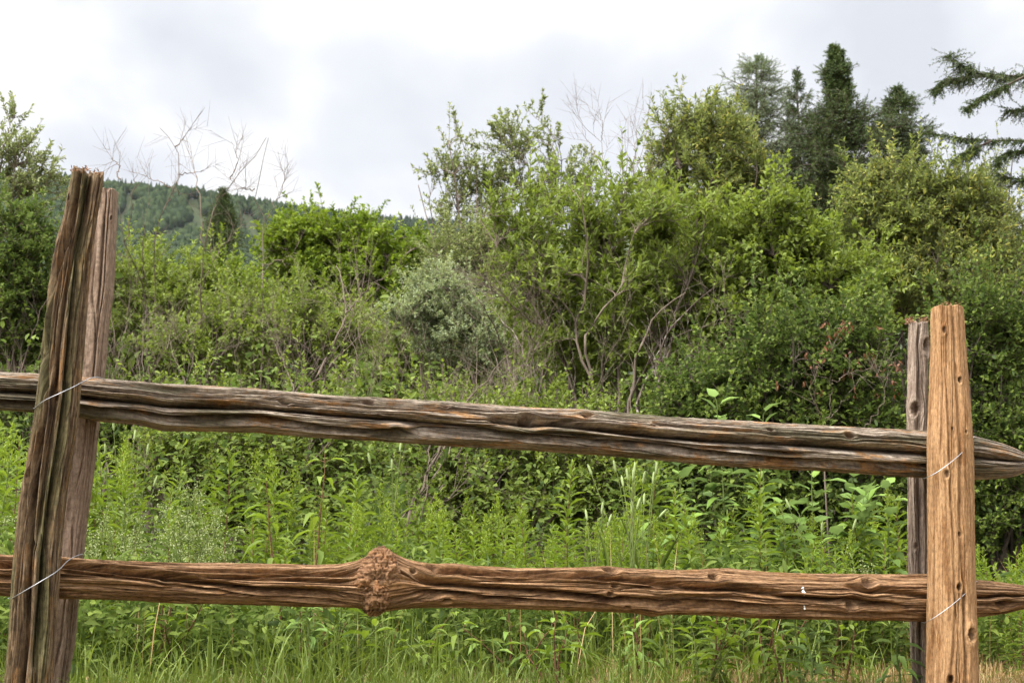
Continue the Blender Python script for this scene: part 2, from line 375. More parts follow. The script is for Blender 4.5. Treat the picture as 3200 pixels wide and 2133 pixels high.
def build_forest():
    rng = np.random.default_rng(3)
    n = 60000
    px = rng.uniform(-250, 3300, n); t = rng.uniform(.42, 1.02, n) ** .8
    p = hill_pt(px, t); X, Yp = proj(p)
    clear = np.zeros(n, bool)
    for (x0, y0, x1, y1, w) in [(405, 620, 380, 720, 15), (330, 740, 420, 640, 20), (600, 650, 660, 800, 26), (470, 770, 640, 690, 17), (770, 690, 830, 820, 24), (560, 745, 720, 660, 10), (1010, 712, 1080, 790, 14)]:
        vx, vy = x1 - x0, y1 - y0; u = np.clip(((X - x0) * vx + (Yp - y0) * vy) / (vx * vx + vy * vy), 0, 1)
        clear |= np.hypot(X - x0 - u * vx, Yp - y0 - u * vy) < w * (1 + .35 * fbm(X / 30, Yp / 30, 8, 2))
    keep = ~clear & ((X < 1700) | (X > 3050)) & (X > -150)
    p = p[keep]; n = len(p)
    con = rng.random(n) < np.where(p[:, 1] > 1650, .8, .35)
    H = np.where(con, rng.uniform(11, 19, n), rng.uniform(9, 15, n)); Wd = np.where(con, H * .17, H * .36)
    # every crown: a lumpy seven-sided body of four rings
    k = 7; prof_c = np.array([(.02, .9), (.25, 1.0), (.55, .62), (.8, .3), (1, .02)]); prof_d = np.array([(.05, .5), (.3, .95), (.6, 1.0), (.85, .62), (1, .05)])
    th = np.arange(k) / k * 2 * np.pi
    pr = np.where(con[:, None, None], prof_c[None], prof_d[None])
    rad = pr[:, :, 1:2] * Wd[:, None, None] * (1 + rng.uniform(-.28, .28, (n, 5, k)))
    V = np.stack([p[:, None, None, 0] + rad * np.cos(th), p[:, None, None, 1] + rad * np.sin(th),
                  np.broadcast_to(p[:, None, None, 2] + pr[:, :, 0:1] * H[:, None, None] * (1 + rng.uniform(-.05, .05, (n, 5, 1))), rad.shape)], -1)
    idx = np.arange(n * 5 * k).reshape(n, 5, k); nx = np.roll(idx, -1, 2)
    mb = MB(); mb.add(V.reshape(-1, 3), q=np.stack([idx[:, :-1], nx[:, :-1], nx[:, 1:], idx[:, 1:]], -1).reshape(-1, 4),
                      a=np.repeat(np.where(con, rng.uniform(0, .5, n), rng.uniform(.25, 1, n)), 5 * k))
    o = mb.build('hill_forest', M['forest'])
    tag(o, 'dark mixed forest covering the far hillside beside pale ski runs', 'forest', kind='stuff')
build_forest()

# ------------------------------------------------------------------ timber of the fence
def timber(name, keys, horizontal, depthf, mat, parent, cracks=(), knots=(), seed=0, B=.95, ns=900, nq=260, rough_end=(0, 0), minor=40,
           ridge=.004, fibre=1.0, square=0.0, label=None, lump=.004):
    """keys: (pos, edge0, edge1) in photograph pixels; pos = x of a rail or y of a post; edge0 = top or left, edge1 = bottom or right"""
    keys = np.array(keys, float); rng = np.random.default_rng(seed)
    pos = np.linspace(keys[0, 0], keys[-1, 0], ns)
    def sm(col):
        v = np.interp(pos, keys[:, 0], keys[:, col]); kk = max(3, ns // 90); ker = np.ones(kk) / kk
        return np.convolve(np.pad(v, (kk, kk), 'edge'), ker, 'same')[kk:-kk]
    e0, e1 = sm(1), sm(2); dep = depthf(pos)
    E0, E1 = (at(pos, e0, dep), at(pos, e1, dep)) if horizontal else (at(e0, pos, dep), at(e1, pos, dep))
    C = (E0 + E1) / 2; A = np.linalg.norm(E0 - E1, axis=1) / 2; U = (E0 - E1) / (2 * A[:, None])
    T = nrm(np.gradient(C, axis=0)); V = nrm(np.cross(U, T)); V *= np.sign(-V[:, 1:2] + 1e-9)
    s = np.concatenate([[0], np.cumsum(np.linalg.norm(np.diff(C, axis=0), axis=1))]); R = float(A.mean())
    phi = np.linspace(-np.pi / 2, 3 * np.pi / 2, nq, endpoint=False)
    S, PH = np.meshgrid(s, phi, indexing='ij'); Q = PH * R
    kmask = np.zeros_like(S); kd = np.zeros_like(S); Qw = Q.copy(); Sw = S.copy()
    def loc(x, y):
        f = np.clip(((y - np.interp(x, pos, e0)) / (np.interp(x, pos, e1) - np.interp(x, pos, e0))) if horizontal else ((x - np.interp(y, pos, e0)) / (np.interp(y, pos, e1) - np.interp(y, pos, e0))), .03, .97)
        return np.interp(x if horizontal else y, pos, s), math.acos(1 - 2 * f) * R
    for kn in knots:
        x, y, r = kn[:3]; hole = kn[3] if len(kn) > 3 else .6
        s0, q0 = loc(x, y); r = r / F * float(np.interp(x if horizontal else y, pos, dep))
        ds = (S - s0) / r; dq = (Q - q0) / r
        g = np.exp(-(ds / 2.6) ** 2 - (dq / 1.7) ** 2); Qw = Qw - (Q - q0) * .8 * g
        rr = np.sqrt((ds / 1.7) ** 2 + dq ** 2) + .18 * fbm(ds * 2, dq * 2, seed + 5, 2)
        kb = kn[4] if len(kn) > 4 else .55
        kd += kb * r * (.42 * np.exp(-((rr - 1.25) / .5) ** 2)) - r * hole * 1.5 * np.exp(-(rr / .8) ** 4) + kb * .25 * r * np.exp(-(rr / 2.4) ** 2)
        kmask = np.maximum(kmask, np.exp(-(rr / .85) ** 4) * .9 * min(1, kb * 1.8))
    D = lump * fbm(S * 4, PH * 1.2 + 3, seed + 1, 3) + .45 * ridge * fbm(S * 1.5, Qw * 70, seed + 2, 4)
    on = lambda fs, fq, sd, th: np.clip((vnoise(S * fs, Qw * fq, sd) - th) * 5, 0, 1)
    D -= ridge * 2.0 * on(2.2, 14, seed + 71, .36) * np.maximum(0, 1 - np.abs(fbm(S * .6, Qw * 50, seed + 3, 2)) * 11)
    D -= ridge * .9 * on(4, 30, seed + 73, .34) * np.maximum(0, 1 - np.abs(fbm(S * 1.3, Qw * 120, seed + 8, 2)) * 8)
    D += fibre * (.0013 * fbm(S * 22, Qw * 230, seed + 4, 3) + .0009 * fbm(S * 60, Qw * 420, seed + 6, 2))
    for ck in cracks:
        pts, dp, wd = ck; pts = np.array(pts, float)
        f = np.interp(pos, pts[:, 0], pts[:, 1]) +   .013 * fbm(s * 3, 0 * s, seed + 31, 3)
        qc = np.arccos(np.clip(1 - 2 * f, -1, 1)) * R
        fade = np.clip((pos - pts[0, 0]) / 60, 0, 1) * np.clip((pts[-1, 0] - pos) / 60, 0, 1)
        amp = dp * 1e-3 * fade * (.75 + .5 * vnoise(s * 4, s * 0, seed + 33)); w = wd * 1e-3 * (.7 + .7 * vnoise(s * 6, s * 0 + 9, seed + 35))
        dq = (Qw - qc[:, None]) / w[:, None]
        amp = amp * 1.5; D -= amp[:, None] * np.exp(-np.abs(dq) ** 2.6) - .14 * amp[:, None] * np.exp(-((np.abs(dq) - 2.0) / .9) ** 2)
    for i in range(minor):
        s0 = rng.uniform(0, s[-1]); L = rng.uniform(.08, .5); q0 = rng.uniform(-.2, np.pi * 1.05) * R
        qc = q0 + .006 * (vnoise(S * 7, S * 0 + i, seed + 40) - .5) * 2 + (S - s0) * rng.normal(0, .02)
        D -= rng.uniform(.004, .011) * np.exp(-np.abs((Qw - qc) / rng.uniform(.0009, .0022)) ** 2) * np.exp(-((S - s0) / L) ** 4)
    D += kd
    c, sn = np.cos(PH), np.sin(PH)
    if square:
        pw = 1 - .55 * square
        c = np.sign(c) * np.abs(c) ** pw; sn = np.sign(sn) * np.abs(sn) ** pw
    Bv = A * B
    P = C[:, None] + (c * (A[:, None] + D))[..., None] * U[:, None] + (sn * (Bv[:, None] + D))[..., None] * V[:, None]
    for end, amp in ((0, rough_end[0]), (-1, rough_end[1])):
        if amp:
            w = np.exp(-np.abs(s - s[end]) / .03)[:, None]
            j = (fbm(PH * 4, 0 * PH + end, seed + 50, 3))[end] * amp
            P += (w * j[None])[..., None] * T[end]
    G = np.stack([Sw + seed * 7.3, Qw, 0 * S], -1)
    rings, gr, kk = [P], [G], [kmask]
    def cap(end, sg):
        ring = P[end]; cen = ring.mean(0); rs = []; 
        for f in (1.0, .8, .4, .02):
            rs.append(cen + (ring - cen) * f + sg * T[end] * (.0015 * rng.normal(0, 1, (nq, 1)) * (f < .9)))
        return rs
    amp_c = 1.0
    c0 = cap(0, -1); c1 = cap(-1, 1)
    allP = np.concatenate([np.array(c0[::-1]), P, np.array(c1)])
    gcap = lambda rs: np.stack([np.stack([(r @ RIGHT) * .3, (r @ np.array([0, .7, .7])) * .3 + 1, 0 * r[:, 0]], -1) for r in rs])
    allG = np.concatenate([gcap(c0[::-1]), G, gcap(c1)])
    allK = np.concatenate([np.full((4, nq), .25), kmask, np.full((4, nq), .25)])
    n = allP.shape[0]; ii = np.arange(n * nq).reshape(n, nq); nx = np.roll(ii, -1, 1)
    q = np.stack([ii[:-1], nx[:-1], nx[1:], ii[1:]], -1).reshape(-1, 4)
    if np.dot(np.cross(P[1, 0] - P[0, 0], P[0, 1] - P[0, 0]), P[0, 0] - C[0]) > 0: q = q[:, ::-1]
    o = mesh_obj(name, allP.reshape(-1, 3), q, mat, parent, {'grain': allG.reshape(-1, 3), 'knot': allK.ravel()}, True)
    if label: o['label'] = label
    return o

fence = thing('rail_fence', 'weathered wooden rail fence with paired posts and two rails lashed by wire', 'fence')
inv = lambda px: 1 / (1 / 3.5 + (px - 150) / 2810 * (1 / 4.4 - 1 / 3.5))
TOP = [(-320, 1150, 1268), (0, 1163, 1281), (130, 1171, 1288), (255, 1180, 1303), (300, 1182, 1314), (430, 1192, 1326), (510, 1199, 1347), (600, 1204, 1349), (800, 1213, 1351), (990, 1231, 1365), (1180, 1243, 1376), (1370, 1253, 1389),
       (1600, 1270, 1402), (1800, 1277, 1417), (1980, 1293, 1430), (2170, 1308, 1447), (2400, 1320, 1463), (2600, 1328, 1473), (2780, 1338, 1486), (2900, 1346, 1494), (3045, 1363, 1502), (3120, 1382, 1499), (3170, 1402, 1488), (3205, 1420, 1472), (3235, 1434, 1458)]
timber('rail', TOP, True, inv, M['top_rail'], fence, seed=11, ns=1500, nq=460, minor=170, ridge=.0035, B=.92, lump=.003,
       cracks=[([(-320, .6), (250, .58), (800, .49), (1200, .56), (1450, .63), (1560, .66)], 34, 8), ([(1500, .42), (1700, .41), (2000, .52), (2200, .54), (2400, .5), (2890, .56), (3190, .5)], 36, 9),
               ([(-320, .86), (250, .84), (800, .74), (1000, .84), (1300, .86)], 26, 9), ([(1250, .78), (1600, .74), (2000, .78), (2400, .86), (2700, .84), (2950, .8)], 26, 8),
               ([(300, .36), (700, .33), (1000, .40)], 10, 4), ([(1000, .2), (1500, .22), (1900, .3)], 8, 3.5), ([(2000, .25), (2500, .3), (2890, .25)], 8, 3.5), ([(400, .14), (900, .16), (1300, .12)], 8, 4),
               ([(1650, .62), (2100, .68), (2500, .72)], 14, 5)],
       knots=[(880, 1265, 12), (1140, 1266, 12, .5), (1228, 1353, 15, 1.3), (1378, 1277, 10, .3), (1628, 1317, 15, 1.0), (1812, 1303, 14, .5), (2020, 1332, 8), (2380, 1347, 9, 1.0), (2625, 1366, 12, .5), (1160, 1247, 9)],
       label='top rail, grey and deeply cracked with a pointed end')
LOW = [(-320, 1722, 1846), (0, 1734, 1858), (185, 1741, 1870), (400, 1749, 1876), (600, 1758, 1885), (800, 1759, 1889), (990, 1761, 1894), (1060, 1759, 1896), (1110, 1750, 1899), (1150, 1732, 1904), (1182, 1718, 1911), (1205, 1716, 1912), (1235, 1728, 1908), (1270, 1745, 1903), (1340, 1759, 1902),
       (1410, 1757, 1902), (1480, 1766, 1903), (1600, 1771, 1904), (1870, 1769, 1912), (2000, 1776, 1917), (2025, 1777, 1924), (2045, 1778, 1927), (2075, 1779, 1919), (2170, 1781, 1920), (2250, 1774, 1923), (2400, 1786, 1934), (2600, 1791, 1937), (2780, 1793, 1940), (2900, 1790, 1942), (3050, 1810, 1928),
       (3130, 1818, 1917), (3200, 1829, 1900), (3300, 1836, 1888)]
low_rail = timber('rail', LOW, True, inv, M['low_rail'], fence, seed=23, ns=1500, nq=460, minor=150, ridge=.005, B=.95, lump=.004,
       cracks=[([(-320, .3), (185, .2), (540, .42), (800, .66), (1060, .72)], 30, 9), ([(150, .32), (500, .55), (800, .8), (1100, .88)], 14, 5), ([(500, .22), (800, .2), (1000, .3), (1120, .4)], 14, 5), ([(600, .35), (800, .36), (1110, .5)], 12, 5),
               ([(1260, .42), (1420, .5), (1600, .56), (1900, .74), (2200, .78), (2420, .82)], 26, 7), ([(1330, .2), (1600, .17), (2000, .28), (2200, .4), (2420, .48)], 24, 7), ([(1260, .6), (1500, .76), (1900, .86)], 18, 6),
               ([(2380, .53), (2560, .58), (2790, .7)], 22, 6), ([(2600, .28), (2700, .34), (2890, .5), (3200, .42)], 16, 5), ([(2000, .6), (2350, .64)], 12, 4), ([(2450, .85), (2800, .86)], 14, 5), ([(-320, .55), (100, .6)], 14, 6), ([(2950, .66), (3290, .7)], 12, 5)],
       knots=[(330, 1760, 12, .5), (512, 1812, 11, .7), (1337, 1773, 13, .7), (1275, 1785, 7, .9), (1890, 1786, 17, .6), (2206, 1803, 12, 1.1), (1880, 1857, 9), (1895, 1832, 8), (2680, 1823, 16, .6), (2622, 1891, 12), (1380, 1876, 10), (1940, 1895, 8), (15, 1764, 13, .8), (3105, 1890, 15, .5), (1185, 1815, 50, 0, 0)],
       label='lower rail, brown with a big knobbly burl')
# burl: knobbly growth bulging out of the lower rail
def build_burl():
    rng = np.random.default_rng(5); nu, nv = 150, 110
    u = np.linspace(0, 2 * np.pi, nu, endpoint=False); v = np.linspace(.02, np.pi - .02, nv)
    Vv, Uu = np.meshgrid(v, u, indexing='ij')
    n = np.stack([np.sin(Vv) * np.cos(Uu), np.cos(Vv), np.sin(Vv) * np.sin(Uu)], -1)
    pts = nrm(rng.normal(0, 1, (460, 3))); dist = np.sort(np.arccos(np.clip(n.reshape(-1, 3) @ pts.T, -1, 1)), axis=1)[:, :2]
    cell = ((dist[:, 1] - dist[:, 0]).reshape(Vv.shape))
    crev = fbm(n[..., 0] * 6 + n[..., 2] * 4, n[..., 1] * 7 + n[..., 2] * 3, 61, 3); crev2 = fbm(n[..., 0] * 9 - n[..., 2] * 5, n[..., 1] * 11, 67, 2)
    d = .03 * np.sqrt(np.minimum(cell, .10) / .10) - .16 * np.maximum(0, 1 - np.abs(crev) * 6) - .07 * np.maximum(0, 1 - np.abs(crev2) * 5) + .30 * fbm(np.cos(Uu) * 1.3 + 5, n[..., 1] * 1.6 + np.sin(Uu), 3, 3) * np.sin(Vv) + .16 * fbm(Uu * 5, Vv * 7, 9, 4) * np.sin(Vv)
    dia = 1 / (np.abs(n[..., 0]) ** 1.25 + np.abs(n[..., 1]) ** 1.25 + 1e-6) ** .8; r = ((1 + d) * np.where(np.abs(n[..., 2]) < .98, .45 + .55 * np.minimum(dia, 1.0), 1))[..., None] * n
    dpt = float(inv(np.array(1190.0))); k = dpt / F
    c = at(1183, 1815, dpt)
    rx, ry, rz = 74 * k, 106 * k, 68 * k
    tilt = math.radians(-9)
    X = r[..., 0] * rx; Z = r[..., 1] * ry; Y = r[..., 2] * rz
    X, Z = X * math.cos(tilt) - Z * math.sin(tilt), X * math.sin(tilt) + Z * math.cos(tilt)
    P = np.stack([X + c[0], Y + c[1] - .027, Z + c[2]], -1)
    ii = np.arange(nu * nv).reshape(nv, nu); nx = np.roll(ii, -1, 1)
    q = np.stack([ii[:-1], ii[1:], nx[1:], nx[:-1]], -1).reshape(-1, 4)
    mesh_obj('burl', P.reshape(-1, 3), q, M['burl'], low_rail, {'grain': np.stack([X, Z * .9, Y], -1).reshape(-1, 3) * .8, 'knot': np.clip(.5 - np.abs(crev) * 5, 0, .5).ravel()}, True)  # mask follows the crevices: their shade is painted into the burl colour
build_burl()
# dried bird droppings on the lower rail
mb = MB()
for x0, pts in ((2497, [(2492, 1836), (2497, 1842), (2495, 1850), (2499, 1857), (2498, 1862)]), (2500, [(2499, 1893), (2501, 1900), (2500, 1906)])):
    p = np.array([at(x, y, float(inv(np.array(x)))) for x, y in pts]); p[:, 1] -= .0650 - np.abs(np.linspace(0, .004, len(p))) * (x0 == 2500)
    mb = MB(); tubes(mb, smooth_poly(resample(p, 12))[None], (1.3 * np.array([.002, .004, .003, .002, .002, .003, .004, .005, .0055, .005, .004, .001]) * (1 if x0 == 2497 else .5))[None], 7)
    mb.build('dropping', M['white'], low_rail)

dl, dr = 3.5, 4.4
LF = [(548, 226, 321), (560, 224, 320), (600, 216, 314), (700, 197, 300), (800, 172, 285), (900, 155, 276), (1000, 144, 266), (1180, 126, 252), (1290, 111, 244), (1400, 92, 228), (1500, 73, 212), (1600, 60, 200), (1740, 46, 186), (1850, 38, 180), (1980, 31, 172), (2100, 18, 164), (2260, 4, 152)]
left_front = timber('post', LF, False, lambda p: 0 * p + dl - .115, M['post_dark'], fence, seed=37, ns=1000, nq=400, minor=90, ridge=.003, B=.9, rough_end=(.022, 0),
       cracks=[([(480, .35), (700, .42), (900, .24), (1100, .2), (1250, .35), (1500, .42), (1800, .5), (2200, .5)], 22, 7), ([(700, .12), (850, .14), (1000, .18), (1150, .12)], 16, 6), ([(480, .62), (700, .66), (900, .60), (1100, .52), (1400, .6), (1700, .62)], 15, 6),
               ([(500, .8), (800, .78), (1100, .78), (1500, .8), (2100, .75)], 20, 8), ([(1300, .2), (1700, .25), (2200, .22)], 10, 4)],
       knots=[(228, 635, 9, 1.4), (187, 908, 8, 1.4), (146, 1122, 6, .8), (193, 1248, 10, .8), (106, 1490, 11, 1.2), (123, 1702, 7, 1.3)], label='left front post, dark, grooved and broken at the top')
LB = [(598, 299, 366), (640, 296, 364), (800, 282, 356), (900, 272, 350), (1000, 258, 338), (1180, 243, 323), (1330, 226, 306), (1450, 212, 293), (1600, 192, 273), (1740, 176, 256), (1880, 160, 241), (2000, 150, 231), (2100, 132, 214), (2260, 110, 196)]
timber('post', LB, False, lambda p: 0 * p + dl + .115, M['post_grey'], fence, seed=41, ns=800, nq=220, minor=14, ridge=.0014, B=1.0, square=.75, lump=.0015,
       cracks=[([(580, .58), (780, .57), (1000, .6)], 6, 2)], knots=[(340, 588, 6, .6), (351, 690, 5, 1.2)], label='left rear post, sawn square and greyish')
RF = [(963, 2913, 3009), (1000, 2911, 3012), (1080, 2911, 3016), (1180, 2905, 3023), (1300, 2901, 3033), (1400, 2897, 3039), (1533, 2899, 3040), (1700, 2900, 3045), (1900, 2899, 3048), (2000, 2899, 3054), (2133, 2895, 3055), (2280, 2890, 3060)]
right_front = timber('post', RF, False, lambda p: 0 * p + dr - .125, M['post_tan'], fence, seed=53, ns=1000, nq=400, minor=16, ridge=.0011, B=.95, rough_end=(.005, 0), lump=.003,
       cracks=[([(955, .5), (1100, .56), (1300, .6), (1500, .58), (1700, .56), (2000, .66), (2260, .6)], 7, 6), ([(1000, .3), (1300, .33), (1600, .36)], 5, 3), ([(1500, .36), (1700, .42), (1900, .44), (2200, .3)], 6, 4)],
       knots=[(2983, 1197, 7, 1.1), (2938, 1040, 8, .4), (2980, 1672, 5, .7), (2975, 1836, 7, 1.1), (3017, 1983, 14, .6), (2948, 2119, 8, 1.4), (3001, 1357, 4, .6), (2956, 1347, 4, .6), (2940, 1487, 8, .4)], label='right front post, thick and tan')
RB = [(1010, 2841, 2898), (1060, 2839, 2899), (1150, 2837, 2901), (1280, 2833, 2899), (1340, 2834, 2899), (1533, 2837, 2901), (1780, 2839, 2901), (1940, 2842, 2898), (2100, 2849, 2894), (2260, 2852, 2892)]
right_back = timber('post', RB, False, lambda p: 0 * p + dr + .11, M['post_silver'], fence, seed=61, ns=800, nq=240, minor=30, ridge=.003, B=1.0, rough_end=(.012, 0), lump=.003,
       cracks=[([(1000, .45), (1200, .4), (1400, .42), (1800, .45), (2200, .5)], 14, 4.5), ([(1300, .3), (1500, .3), (1750, .35), (2200, .3)], 8, 3)],
       knots=[(2889, 1085, 15, 1.0), (2851, 1283, 14, 1.1), (2853, 1708, 8, 1.2)], label='right rear post, thin and silvery with two big knots')
# splintered fibres on the two torn post tops
def splinters(parent, px, py, wpx, depth, n, seed):
    rng = np.random.default_rng(seed); mb = MB()
    p = at(rng.uniform(px - wpx, px + wpx, n), rng.normal(py, 5, n), depth + rng.uniform(-.05, .04, n))
    d = rng.normal(0, 1, (n, 3)); d[:, 2] = np.abs(d[:, 2]) * .4
    leaves(mb, p, d, rng.normal(0, 1, (n, 3)), rng.uniform(.004, .014, n), rng.uniform(.0015, .004, n), 'willow', lod=0)
    mb.build('splinters', M['splinter'], parent)
splinters(left_front, 250, 532, 26, dl - .14, 110, 1); splinters(left_front, 305, 540, 14, dl - .14, 30, 2)
splinters(right_back, 2845, 1002, 11, dr + .08, 160, 3); splinters(right_back, 2884, 998, 11, dr + .08, 130, 4); splinters(right_front, 2975, 952, 25, dr - .12, 50, 5)
# lashing wire: diagonal across the front post, round behind the rear post and back
def wire(front, back_px, y_shift, df, db, r=.0011):
    f = np.array([at(x, y, df - .066 + b) for x, y, b in front])
    x0, y0 = front[0][:2]; x1, y1 = front[-1][:2]
    bk = np.array([at(x1 + 8, y1 + y_shift * .3, db - .02), at(back_px[1], y1 + y_shift, db + .075), at(back_px[0], y0 - y_shift, db + .075), at(x0 - 8, y0 - y_shift * .3, db - .02)])
    loop = np.concatenate([f, bk, f[:1]])
    mb = MB(); P = smooth_poly(resample(loop, 160), 3); tubes(mb, P[None], np.full((1, 160), r), 8)
    return mb.build('wire', M['wire'], fence)
wire([(108, 1276, .05), (122, 1262, .012), (145, 1247, -.002), (175, 1234, -.006), (205, 1220, .0), (238, 1204, .025), (262, 1190, .07), (285, 1180, .10), (305, 1177, .13), (322, 1183, .17)], (150, 330), 10, dl - .115, dl + .115)
wire([(33, 1871, .05), (48, 1862, .012), (75, 1846, -.002), (110, 1826, -.006), (140, 1808, .0), (170, 1790, .02), (192, 1772, .06), (210, 1752, .11), (232, 1738, .15), (256, 1730, .18)], (80, 262), 10, dl - .115, dl + .115)
wire([(2889, 1494, .045), (2903, 1488, .010), (2925, 1477, .0), (2950, 1460, -.007), (2975, 1441, -.008), (3000, 1420, -.002), (3022, 1396, .014), (3034, 1378, .020), (3043, 1364, .048)], (2850, 2925), 8, dr - .125, dr + .11)
wire([(2889, 1945, .045), (2903, 1938, .010), (2925, 1925, .0), (2950, 1908, -.007), (2980, 1885, -.008), (3005, 1864, -.002), (3028, 1842, .014), (3041, 1828, .020), (3050, 1815, .048)], (2850, 2925), 8, dr - .125, dr + .11)

# ------------------------------------------------------------------ shrubs and broadleaved trees
def grow_shrub(name, label, cat, base, crowns, leafmat, seed, nstems=6, nbr=120, ntw=7, nlf=10, leaf=(.05, .018), kind='oval', bark='bark', group=None, stem_r=.014,
               twig=(.12, .30), stems_px=None, lod=0, shell=.6, leafy=.0, up=.35, droop=0.0, spread=.5, shoots=None, rag=.55, crown_name='crown', stem_name='stems', extra=None, tipcluster=0):
    """base (px, depth); crowns [(cx,cy,rx,ry[,dr])] in photograph pixels"""
    rng = np.random.default_rng(seed); bx, dep = base; k = dep / F
    leaf = (leaf[0] * .68, leaf[1] * .66); nlf = int(nlf * 1.9); shell *= .55; nstems = int(nstems * 1.5); nbr = int(nbr * 1.1)
    b = at(bx, 1900, dep); b[2] = float(ground_z(b[0], b[1])) - .02
    areas = np.array([c[2] * c[3] for c in crowns], float); areas /= areas.sum()
    sh_n = nbr // 3 if shoots is None else shoots
    def targets(n, sh):
        ci = rng.choice(len(crowns), n, p=areas); c = np.array([tuple(x[:4]) for x in crowns], float)[ci]
        dr = np.array([(x[4] if len(x) > 4 else .75 * .5 * (x[2] + x[3]) * k) for x in crowns])[ci]
        v = nrm(rng.normal(0, 1, (n, 3))) * (rng.random(n) ** (1 / 3) * (1 - sh) + sh * rng.uniform(.72, 1.05, n))[:, None]
        v = v * (1 + rag * fbm(v[:, 0] * 1.7 + seed + ci * 3, v[:, 2] * 1.7 + v[:, 1] * .9, seed, 2))[:, None]
        c3 = at(c[:, 0], c[:, 1], dep)
        sc = np.linalg.norm(c3, axis=1) / dep
        return c3 + v * np.stack([c[:, 2] * k, dr, c[:, 3] * k], -1)
    NS = 16
    # main stems
    end = targets(nstems, 0.0); end[:, 2] = np.maximum(end[:, 2], b[2] + .4)
    st = b + rng.normal(0, 1, (nstems, 3)) * np.array([.12, .12, 0]) * min(1, dep / 10)
    d0 = nrm(nrm(end - st) * .6 + np.array([0, 0, .8]) + rng.normal(0, .12, (nstems, 3)))
    S = curve(st, d0, end, NS, rng, .05)
    SR = stem_r * np.linspace(1, .28, NS)[None] * rng.uniform(.7, 1.15, (nstems, 1))
    if stems_px:
        ex = []
        for ln in stems_px:
            dd = dep - .5 + rng.uniform(-.2, .2) + np.cumsum(rng.normal(0, .05, len(ln)))
            ex.append(resample(at(np.array([q[0] for q in ln]), np.array([q[1] for q in ln]), dd), NS))
        ex = np.array(ex); ex[:, :, 1] += .25; ex[:, 1:-1] += rng.normal(0, .006, ex[:, 1:-1].shape)
        S = np.concatenate([S, ex]); SR = np.concatenate([SR, stem_r * .72 * np.linspace(1, .25, NS)[None] * np.ones((len(ex), 1))])
    # branches: each crown point is joined to the nearest stem below it
    tg = targets(nbr, shell); fl = S[:, 5:].reshape(-1, 3); nidx = NS - 5
    cost = np.linalg.norm(tg[:, None] - fl[None], axis=2); cost = cost + 1.6 * np.maximum(0, fl[None, :, 2] - tg[:, None, 2] + .25 * cost) + rng.uniform(0, .12, cost.shape) * cost
    j = cost.argmin(1); st = fl[j]; si, sj = j // nidx, j % nidx + 5
    tan = nrm(S[si, np.minimum(sj + 1, NS - 1)] - S[si, sj - 1])
    NB = 9
    Bp = curve(st, nrm(tan * .8 + nrm(tg - st) * .6), tg, NB, rng, .05)
    BR = np.minimum(SR[si, sj] * .75, stem_r * .45)[:, None] * np.linspace(1, .3, NB)[None]
    # twigs
    m = nbr * ntw; pi = np.repeat(np.arange(nbr), ntw); t = rng.uniform(.3, 1.0, m); t[::ntw] = 1.0
    p, tn = point_at(Bp, pi, t); out = nrm(nrm(rng.normal(0, 1, (m, 3))) * spread * 1.5 + tn * .8 + np.array([0, 0, up]))
    L = rng.uniform(*twig, m) * (1.1 - .35 * t)
    NT = 5
    Tw = curve(p, nrm(out + .4 * tn), p + out * L[:, None] - np.array([0, 0, droop]) * L[:, None], NT, rng, .05)
    TR = np.minimum(stem_r * .14, .0032) * np.linspace(1, .5, NT)[None] * np.ones((m, 1))
    if sh_n:                                 # long leafy shoots standing up out of the crown
        e_ = Bp[:, -1]; w = np.exp((e_[:, 2] - e_[:, 2].max()) / (e_[:, 2].std() * .9)); si_ = rng.choice(nbr, sh_n, p=w / w.sum())
        ou = nrm(np.stack([rng.normal(0, .45, sh_n), rng.normal(0, .45, sh_n), np.ones(sh_n)], -1)); Ls_ = rng.uniform(.6, 1.8, sh_n) * twig[1] * .9
        s0_ = point_at(Bp, si_, rng.uniform(.75, 1, sh_n))[0]
        Tw = np.concatenate([Tw, curve(s0_, ou, s0_ + ou * Ls_[:, None], NT, rng, .03)]); TR = np.concatenate([TR, np.repeat(TR[:1], sh_n, 0)])
    o = thing(name, label, cat, b, group)
    mb = MB(); tubes(mb, S, SR, 6); tubes(mb, Bp, BR, 4); tubes(mb, Tw, TR, 3)
    mb.build(stem_name, M[bark], o, origin=b)
    # leaves
    nls = int(nlf * 2.2); ti = np.concatenate([np.repeat(np.arange(m), nlf), np.repeat(np.arange(m, m + sh_n), nls)]); q = len(ti)
    t = (rng.uniform(.1, 1.0, q) if not tipcluster else 1 - rng.random(q) ** 1.6 * .8)
    t[:m * nlf:nlf] = 1; t[-1] = 1; br_ = np.concatenate([pi, si_ if sh_n else pi[:0]])
    p, tn = point_at(Tw, ti, t)
    side = nrm(np.cross(tn, rng.normal(0, 1, (q, 3)))); d = nrm(tn * .75 + side * .95 + np.array([0, 0, .1 - droop]))
    nn = nrm(rng.normal(0, .55, (q, 3)) + np.array([0, -.12, 1.0]))
    Ls = leaf[0] * rng.uniform(.55, 1.15, q); Ws = leaf[1] * rng.uniform(.7, 1.15, q)
    tone = np.clip(.5 + .28 * rng.normal(0, 1, q) + .22 * rng.normal(0, 1, nbr)[br_[ti]] + .10 * (t - .5), 0, 1)
    mb = MB(); leaves(mb, p, d, nn, Ls, Ws, kind, tone, lod)
    cr_ = mb.build(crown_name, M[leafmat], o, origin=b)
